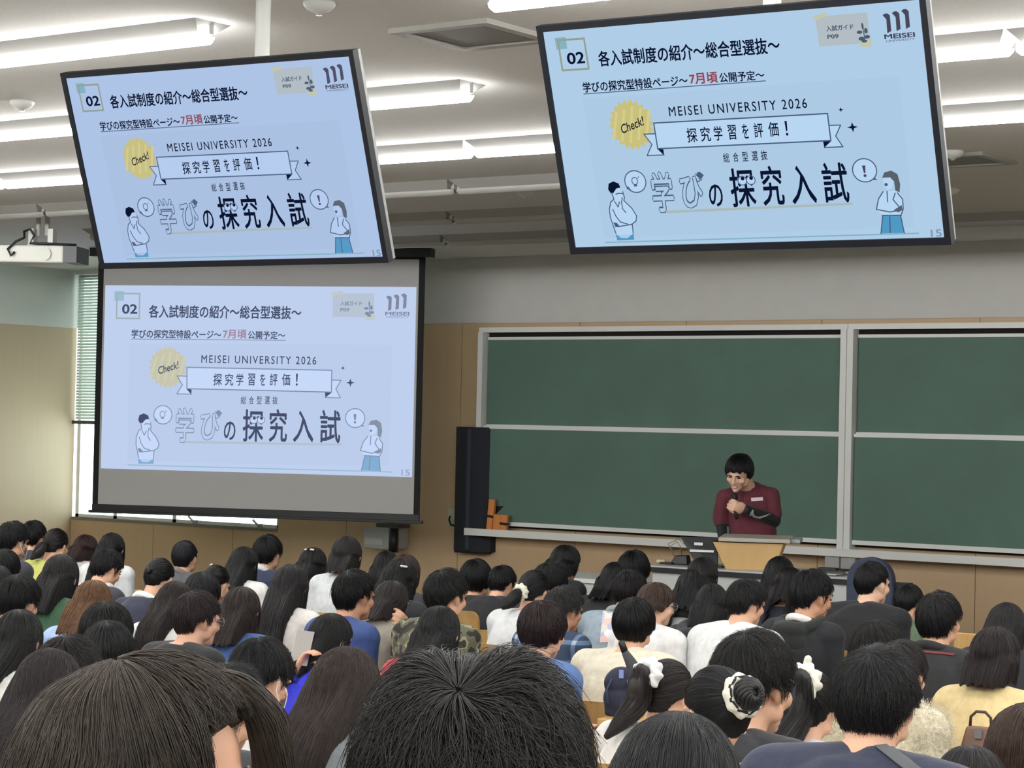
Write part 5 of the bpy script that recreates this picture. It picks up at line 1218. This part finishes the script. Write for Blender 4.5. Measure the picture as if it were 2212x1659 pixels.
P_('E5', 110, 1402, 160, 28, 8, 'long', '#2e2628', 'person with long dark brown hair in lower left corner', '#d5d0cc', nst=8000)
P_('F1', 2100, 1612, 175, 25, 10, 'bob', '#2a2627', 'dark head barely rising over the bottom edge at right', '#2a2a2e')
P_('F2', 2228, 1520, 200, 32, 5, 'long', '#4a372d', 'brown-haired person in white sleeve at the lower right corner', '#d9dcde', nst=7000)
P_('G1', 1966, 1262, 70, 30, 14, 'shortcrop', '#1c1d20', 'person in green jacket mostly behind the man in black', '#5c7059')
fuse_all()
# ---------------------------------------------------------------- marks laid on clothing, found on the cloth itself
from mathutils.bvhtree import BVHTree
def surf(o):
    me = o.data; n = len(me.vertices); a = np.empty(n * 3, np.float32); me.vertices.foreach_get('co', a); a = a.reshape(-1, 3)
    Mw = Matrix.Identity(4); q = o
    while q is not None: Mw = q.matrix_basis @ Mw; q = q.parent
    M = np.array(Mw); a = a @ M[:3, :3].T + M[:3, 3]
    return BVHTree.FromPolygons([tuple(x) for x in a], [tuple(p.vertices) for p in me.polygons]), Mw
def decal(o, name, quads, m, thick=.003, nu=10, nv=4):
    """cloth patches: each quad is four spots (u, v) seen on garment o; built as a thin layer following the cloth"""
    T, Mw = surf(o); inv = Mw.inverted(); mb = MB()
    for Q in quads:
        Q = np.array(Q, float); G = {}
        for i in range(nu + 1):
            for j in range(nv + 1):
                s_, t_ = i / nu, j / nv; p = (Q[0] * (1 - s_) + Q[1] * s_) * (1 - t_) + (Q[3] * (1 - s_) + Q[2] * s_) * t_
                d = unit(ray(*p)); h = T.ray_cast(Vector(CAM), Vector(d))
                if h[0] is not None:
                    nn = h[1] if h[1].dot(Vector(d)) < 0 else -h[1]
                    G[i, j] = inv @ (h[0] + nn * thick)
        idx = {k: n for n, k in enumerate(G)}; f = []
        for i in range(nu):
            for j in range(nv):
                c = [(i, j), (i + 1, j), (i + 1, j + 1), (i, j + 1)]
                if all(k in G for k in c):
                    L = [(G[c[a]] - G[c[(a + 1) % 4]]).length for a in range(4)]
                    if max(L) < .09: f.append(tuple(idx[k] for k in c))
        if f: mb.add([tuple(G[k]) for k in G], f)
    return mb.build(name, m, o, True) if mb.f else None
def px(P): return [(x, y) for x, y in P]
g_ = lambda k: PEOPLE[k]['gt']
decal(g_('M5'), 'bag_strap', [[(1858, 1592), (1888, 1588), (2000, 1668), (1965, 1672)]], mat('grey_webbing', '#55585c', .8, bump=.3, scale=120), .005, 5, 14)
decal(g_('D13'), 'printed_picture', [[(1304, 1308), (1342, 1306), (1340, 1386), (1296, 1388)]], pattern_cloth('back_print', 'print'), .003, 8, 14)
decal(g_('B3'), 'collar_stripe', [[(298, 1282), (338, 1292), (338, 1294), (297, 1285)], [(306, 1268), (340, 1280), (340, 1287), (303, 1276)]], cloth('#e6e6e0'), .003, 8, 2)
decal(g_('B11'), 'collar_line', [[(568, 1226), (594, 1224), (594, 1227), (568, 1229)]], cloth('#c9ccd2'), .003, 6, 2)
decal(g_('M9'), 'collar_line', [[(1990, 1406), (2062, 1412), (2062, 1417), (1990, 1410)]], cloth('#6b2a30'), .004, 8, 2)
decal(g_('D2'), 'pocket_seam', [[(1702, 1396), (1754, 1360), (1755, 1362), (1703, 1399)]], cloth('#6b6f6c'), .004, 8, 1)
decal(g_('D2'), 'snap_button', [[(1734, 1376), (1741, 1376), (1741, 1383), (1734, 1383)]], white_pl, .005, 3, 3); decal(g_('D2'), 'snap_button', [[(1711, 1393), (1717, 1393), (1717, 1399), (1711, 1399)]], white_pl, .005, 3, 3)
decal(g_('D20'), 'white_panel', [[(884, 1412), (902, 1412), (898, 1428), (880, 1430)]], cloth('#e0dfdd'), .005, 5, 3)
decal(g_('C8'), 'black_band', [[(600, 1634), (690, 1655), (690, 1664), (600, 1642)]], cloth('#15151a'), .004, 10, 2)
decal(g_('D17'), 'collar', [[(1236, 1354), (1262, 1362), (1262, 1372), (1236, 1366)]], cloth('#9db4d0'), .006, 6, 3)

fur(PEOPLE['M6']['gt'], 16000, .022, .0006, fluff)

# ---------------------------------------------------------------- the speaker
ldz = DZ; LD = 15.95
lo = at(1628, 1200, LD); lorg = np.array((lo[0], lo[1], ldz))
lp = empty('person', lorg, 0, 'young man in burgundy polo shirt standing at lectern, speaking into microphone', 'person')
W_ = lambda u, v, d: at(u, v, LD + d) - lorg
tocam = unit(np.array((CAM[0] - lo[0], CAM[1] - lo[1], 0))); lft = -np.array(RW @ np.array((1.0, 0, 0))); lft[2] = 0; lft = unit(lft)
fh = unit(tocam * math.cos(math.radians(24)) + lft * math.sin(math.radians(24))); pt = math.radians(24)
fwd = fh * math.cos(pt) + np.array((0, 0, -1)) * math.sin(pt); rt_ = unit(np.cross(fwd, (0, 0, 1))); up_ = np.cross(rt_, fwd)
LR = np.stack([rt_, fwd, up_], 1); ls = 1.06
lean_ = Rz(0)
# tilt of the head towards his right shoulder
_ax = fwd; _an = math.radians(-6); _K = np.array([[0, -_ax[2], _ax[1]], [_ax[2], 0, -_ax[0]], [-_ax[1], _ax[0], 0]])
LR = (np.eye(3) + math.sin(_an) * _K + (1 - math.cos(_an)) * _K @ _K) @ LR
hc_ = W_(1596, 1021, -.10); nb = W_(1620, 1050, .05); hip_ = W_(1627, 1196, .05); tf = tocam; side = np.cross(tf, (0, 0, 1)); 
SRp = W_(1566, 1074, .02); SLp = W_(1667, 1070, .0); ERp = W_(1557, 1128, .05); WRp = W_(1561, 1164, -.05); ELp = W_(1671, 1124, -.02); WLp = W_(1611, 1100, -.235)
fl0 = np.array((0, 0, 0.0))
bm_ = MB(); head_parts(bm_, hc_, LR, ls, True)
mid_ = (nb + hip_) / 2 + tf * .02
SP = [bez(hip_, mid_, nb, q) for q in (0, .2, .42, .62, .8, .92, 1)]
loft(bm_, SP, np.array([.15, .14, .14, .165, .165, .11, .06]) * .9, np.array([.10, .095, .10, .11, .095, .07, .056]) * .86, 20, side)
bm_.cap(nb + tf * .012 + np.array((0, 0, -.03)), hc_ + LR @ np.array((0, -.02, -.035)) * ls, .056, .055, 14)
for S_, E_, T in ((SRp, ERp, WRp), (SLp, ELp, WLp)):
    bm_.cap(SP[5], S_, .06, .052); bm_.cap(S_, E_, .046, .038); bm_.cap(E_, T, .038, .027)
hand_parts(bm_, WRp, unit(np.array((0, 0, -.5)) + tf * .5 + lft * -.3), (0, 0, -1), 1, .35, 1.0)
fdl = unit(W_(1588, 1093, -.27) - WLp); hand_parts(bm_, WLp, fdl, -tf + np.array((0, 0, .12)), -1, 1.25, 1.12)
hipc = hip_.copy(); 
for q in (-1, 1):
    h0 = hipc + side * q * .09; k0 = np.array((h0[0], h0[1], .47)) + tf * .02; a0 = np.array((h0[0], h0[1], .07)) - tf * .02
    bm_.cap(h0, k0, .078, .056); bm_.cap(k0, a0, .054, .038); bm_.cap(a0 + np.array((0, 0, -.02)), a0 + tf * .16 + np.array((0, 0, -.032)), .042, .032)
fuse('body', bm_, .0055, skin('c'), lp, 3, lips=[(hc_ + LR @ np.array((0, .090, -.065)) * ls, LR, np.array((.030, .022, .010)) * ls, 1)])
burg = cloth('#5f2733', noise=.14); cm = MB()
loft(cm, [bez(hip_, mid_, nb, q) for q in (-.35, -.1, .2, .42, .62, .8, .91, .965)], np.array([.176, .174, .168, .168, .185, .176, .125, .084]), np.array([.125, .125, .12, .124, .132, .115, .092, .080]), 24, side)
for S_, E_, k in ((SRp, ERp, .90), (SLp, ELp, .66)):
    cm.cap(nb + (S_ - nb) * .22 + np.array((0, 0, -.022)), S_, .062, .056, 14); cm.cap(SP[4] + (S_ - SP[4]) * .3, S_, .080, .060, 14)
    d = (E_ - S_) * k; cm.cap(S_, S_ + d, .060, .068, 14)
lg = fuse('polo_shirt', cm, .007, [burg], lp, 3, .009, 77)
sm = MB(); sm.cap(SRp + (ERp - SRp) * .5, ERp, .050, .044, 14); sm.cap(ERp, WRp - (WRp - ERp) * .03, .043, .032, 14)
blk = cloth('#14171e', .6, noise=.08); sR = fuse('arm_sleeve', sm, .006, [blk], lp, 3, .002, 3)
sm = MB(); sm.cap(SLp + (ELp - SLp) * .4, ELp, .054, .054, 14); sm.cap(ELp, WLp - (WLp - ELp) * .02, .054, .036, 14); sL = fuse('arm_sleeve', sm, .006, [blk], lp, 3, .002, 4)
sm = MB()
for q in (-1, 1):
    h0 = hipc + side * q * .09; k0 = np.array((h0[0], h0[1], .47)) + tf * .02; a0 = np.array((h0[0], h0[1], .09)) - tf * .02
    sm.cap(h0, k0, .096, .074, 14); sm.cap(k0, a0, .074, .060, 14)
fuse('trousers', sm, .009, [trousers_m], lp, 3, .004, 9)
for q in (-1, 1):
    h0 = hipc + side * q * .09; a0 = np.array((h0[0], h0[1], .05)) - tf * .02; MB().cap(a0, a0 + tf * .17 - np.array((0, 0, .008)), .049, .041, 14).build('shoe', black_pl, lp, True)
fuse_all()
nbx = bez(hip_, mid_, nb, .965)
scrunchie('collar', nbx + np.array((0, 0, .008)), unit(np.array((0, 0, 1)) + tf * .42), .080, .016, burg, lg, 2, .92, .05)
for q in (-1, 1):
    c0 = nbx + tf * .066 - np.array((0, 0, .022)); MB().add([tuple(c0 + side * q * .006), tuple(c0 + side * q * .062 + np.array((0, 0, .035)) - tf * .02), tuple(c0 + side * q * .06 - np.array((0, 0, .028)) + tf * .012), tuple(c0 + side * q * .022 - np.array((0, 0, .034)) + tf * .016)], [(0, 1, 2, 3)]).build('collar_flap', burg, lg)
decal(lg, 'placket', [[(1601, 1064), (1606, 1064), (1604, 1090), (1599, 1090)]], cloth('#4d1f2a'), .004, 2, 8)
decal(lg, 'name_badge', [[(1622, 1076), (1647, 1074.5), (1648, 1081.5), (1623, 1083)]], mat('badge_white', '#e8dce0', .5), .006, 8, 3)
# pale curved tick on the forearm sleeve, and a pale wristband logo spot
tick = [((1625, 1101), (1627, 1101)), ((1620, 1108), (1627, 1107)), ((1619, 1114), (1628.5, 1111)), ((1623, 1119.5), (1632, 1114)), ((1630, 1121.5), (1639, 1115.5)), ((1642, 1119.5), (1648, 1113.8)), ((1654, 1115.5), (1655, 1112.2)), ((1663, 1110.8), (1663, 1109.8))]
decal(sL, 'sleeve_mark', [[tick[i][0], tick[i + 1][0], tick[i + 1][1], tick[i][1]] for i in range(len(tick) - 1)], mat('reflective_grey', '#b9bcc2', .5), .003, 2, 2)
lh = hair_mat('#15161b')
HL = Hair('bowl', hc_, LR, ls, lambda z: 9.0, 1.0, 0, 5, dict(R=(.086, .108, .104), hem=[(0, .046), (30, .040), (52, .034), (66, -.014), (80, -.040), (94, -.012), (108, -.03), (130, -.07), (180, -.095)]))
hb = HL.base('hair', lh, lp); HL.strands(3500, 10, .0011, lh, hb, mess=1.0)
hwl = lambda q: hc_ + LR @ (np.array(q) * ls)
for q in (-1, 1):
    MB().ell(hwl((q * .031, .0800, .000)), np.array((.014, .008, .0026)) * ls, 12, 8, M=LR).build('eye', dark_eye, lp, True)
    MB().tube([hwl((q * .014, .0935, .016)), hwl((q * .032, .093, .021)), hwl((q * .050, .080, .014))], [.003, .0036, .002], 6).build('eyebrow', lh, lp, True)
MB().ell(hwl((0, .0925, -.066)), np.array((.019, .006, .0045)) * ls, 12, 8, M=LR).build('teeth', mat('teeth', '#d8cfc4', .3), lp, True)
# hand microphone in his left hand
hp = WLp + fdl * .088 - tf * .034
mc = empty('microphone', lorg, 0, 'black hand microphone held by the young man in burgundy', 'microphone')
mu = unit(np.array((0, 0, 1)) + tf * .12 + lft * .12)
MB().tube([hp - mu * .095, hp - mu * .07, hp + mu * .035], [.012, .014, .019], 14).build('handle', black_pl, mc, True)
MB().ell(hp + mu * .062, (.025, .027, .033), 16, 12).build('grille', mat('mic_grille', '#22242a', .5, .3, bump=.5, scale=300), mc, True)
MB().tube([hp + mu * .030, hp + mu * .042], [.026, .026], 16).build('ring', mat('thin_metal', '#9a9ca0'), mc)

# ---------------------------------------------------------------- seats, desks and what lies on them
seat_w = desk_wood
def make_chair():
    o = empty('lecture_chair')
    MB().box((-.17, -.15, .385), (.17, .13, .402)).build('seat', seat_w, o, bevel=.006)
    P = []; hw_, z0, z1, r = .17, .60, .84, .05
    for cx_, cz_, a0 in ((hw_ - r, z1 - r, 0), (-hw_ + r, z1 - r, 90), (-hw_ + r, z0 + r, 180), (hw_ - r, z0 + r, 270)):
        for k in range(6): a = math.radians(a0 + 18 * k); P.append((cx_ + r * math.cos(a), cz_ + r * math.sin(a)))
    n = len(P); bk = lambda x, z: -.225 - (z - .57) * .12 + .25 * x * x
    v = [(x, bk(x, z), z) for x, z in P] + [(x, bk(x, z) - .014, z) for x, z in P]
    MB().add(v, [tuple(range(n)), tuple(range(n, 2 * n))[::-1]] + [(i, n + i, n + (i + 1) % n, (i + 1) % n) for i in range(n)]).build('backrest', seat_w, o)
    for q in (-.15, .15): MB().tube([(q, -.15, .385), (q, -.19, .42), (q, -.236, .58), (q, -.245, .68)], .011, 8).build('back_support', grey_pl, o, True)
    MB().tube([(0, 0, .385), (0, 0, .03)], .03, 12).build('pedestal', grey_pl, o)
    MB().box((-.13, -.13, 0), (.13, .13, .03)).build('base_plate', grey_pl, o, bevel=.006)
    return o
ch0 = make_chair(); first = True
for org, bcw, key in CHAIRS:
    o = ch0 if first else copy_tree(ch0); first = False
    o.location = tuple(org); o.rotation_euler = (0, 0, math.radians(-bcw))
    tag(o, 'light wooden lecture chair under a seated listener', 'chair', 'lecture chairs')
    if key == 'D2': o['label'] = 'wooden chair back showing below the black jacket with white hood collar'
DESKS = []
def desk(x0, x1, y, label, dep_=.30, h=.72, yw=0.0):
    fz = floor_z(y); o = empty('lecture_desk', (x0, y, fz), yw, label, 'desk', 'long wooden lecture desks'); L = x1 - x0
    MB().box((0, 0, h - .03), (L, dep_, h)).build('desktop', desk_wood, o, bevel=.004)
    MB().box((.02, dep_ - .03, .30), (L - .02, dep_ - .012, h - .03)).build('front_panel', desk_wood, o)
    for q in (.04, L - .08): MB().box((q, .04, 0), (q + .04, dep_ - .04, h - .03)).build('leg', grey_pl, o)
    return o

q0 = on_y(1296, 1550, 6.84); q1 = on_y(1490, 1560, 6.84); zb2 = q0[2]
dk = desk(q0[0], q1[0], 6.82, 'wooden desk edge under the navy drawstring bag', .24, zb2)
# navy drawstring bag with a dark umbrella sticking out
q = on_y(1344, 1545, 6.93); bg_ = empty('drawstring_bag', (q[0], 6.94, zb2 + floor_z(6.82)), .2, 'dark navy drawstring bag on the desk behind the cream top', 'bag')
nv = cloth('#1d2137', .8); bm2 = MB()
bm2.ell((0, 0, .062), (.078, .058, .066)); bm2.ell((-.008, 0, .12), (.068, .052, .055)); bm2.ell((.03, .0, .135), (.05, .045, .045)); bm2.box((-.06, -.04, .002), (.06, .04, .05))
fuse('pouch', bm2, .006, [nv], bg_, 4, .006, 21)
for s_ in (-1, 1): MB().tube([(s_ * .03, -.05, .14), (s_ * .045, -.06, .10), (s_ * .04, -.058, .05)], .003, 6).build('drawstring', cloth('#39405f'), bg_, True)
MB().box((.0, -.056, .145), (.016, -.05, .175)).build('tag', cloth('#7f93c4'), bg_)
um = empty('folding_umbrella', (q[0], 6.94, zb2 + floor_z(6.82)), .2, 'dark grey folded umbrella handle sticking out of the navy bag', 'umbrella')
MB().tube([(.055, 0, .11), (.045, 0, .165), (.02, 0, .205), (.0, 0, .235)], [.030, .028, .020, .014], 14).build('folded_canopy', cloth('#3a3c3d', .8), um, True)
MB().tube([(.0, 0, .235), (-.014, 0, .268), (-.018, 0, .276)], [.013, .013, .010], 14).build('grip', black_pl, um, True)
q0 = on_y(2098, 1622, 6.72); q1 = on_y(2240, 1626, 6.72)
dk2 = desk(q0[0] - .02, q1[0], 6.70, 'wooden desk under the small brown handbag', .24, q0[2])
q = on_y(2112, 1620, 6.78); hb_ = empty('handbag', (q[0], 6.80, q0[2] + floor_z(6.7)), .15, 'small brown leather handbag behind the pale yellow top', 'handbag')
lb = mat('brown_leather', '#6d5042', .5, noise=.1)
MB().add([(-.06, -.03, 0), (.06, -.03, 0), (.06, .03, 0), (-.06, .03, 0), (-.045, -.015, .07), (.045, -.015, .07), (.045, .015, .07), (-.045, .015, .07)], [(3, 2, 1, 0), (4, 5, 6, 7), (0, 1, 5, 4), (1, 2, 6, 5), (2, 3, 7, 6), (3, 0, 4, 7)]).build('bag_body', lb, hb_, bevel=.008)
MB().tube([(-.035, 0, .068), (-.033, 0, .10), (-.015, 0, .118), (.015, 0, .118), (.033, 0, .10), (.035, 0, .068)], .005, 8).build('handle', mat('dark_leather', '#35251f', .5), hb_, True)
MB().box((-.012, -.034, .035), (.012, -.018, .06)).build('clasp', mat('thin_metal', '#9a9ca0'), hb_)
q0 = on_y(2060, 1366, 9.86); q1 = on_y(2150, 1372, 9.86)
pn = empty('wooden_partition', (q0[0], 9.86, 0), 0, 'light wooden panel standing between black jacket and brown bob', 'panel')
MB().box((0, 0, .05), (q1[0] - q0[0], .03, q0[2])).build('panel_board', desk_wood, pn, bevel=.004)
for x_ in (.03, q1[0] - q0[0] - .07): MB().box((x_, -.02, 0), (x_ + .04, .05, .05)).build('foot', grey_pl, pn)
# telephone held up by the person in blue
p6 = PEOPLE['C6']; hl = p6['arms'][0][3]; wp = np.array(p6['org']) + Rz(p6['B']) @ hl
ph = empty('smartphone', wp + np.array((.0, .03, .085)), .5, 'silver smartphone held up beside the blue sweater', 'smartphone')
ph.rotation_euler = (-.5, .1, .5)
MB().box((-.037, -.004, -.075), (.037, .004, .075)).build('case', mat('phone_silver', '#a9a6a2', .35, .3), ph, bevel=.003)
MB().box((-.033, .0041, -.07), (.033, .005, .07)).build('display', mat('phone_glass', '#22252b', .1), ph)
fuse_all()
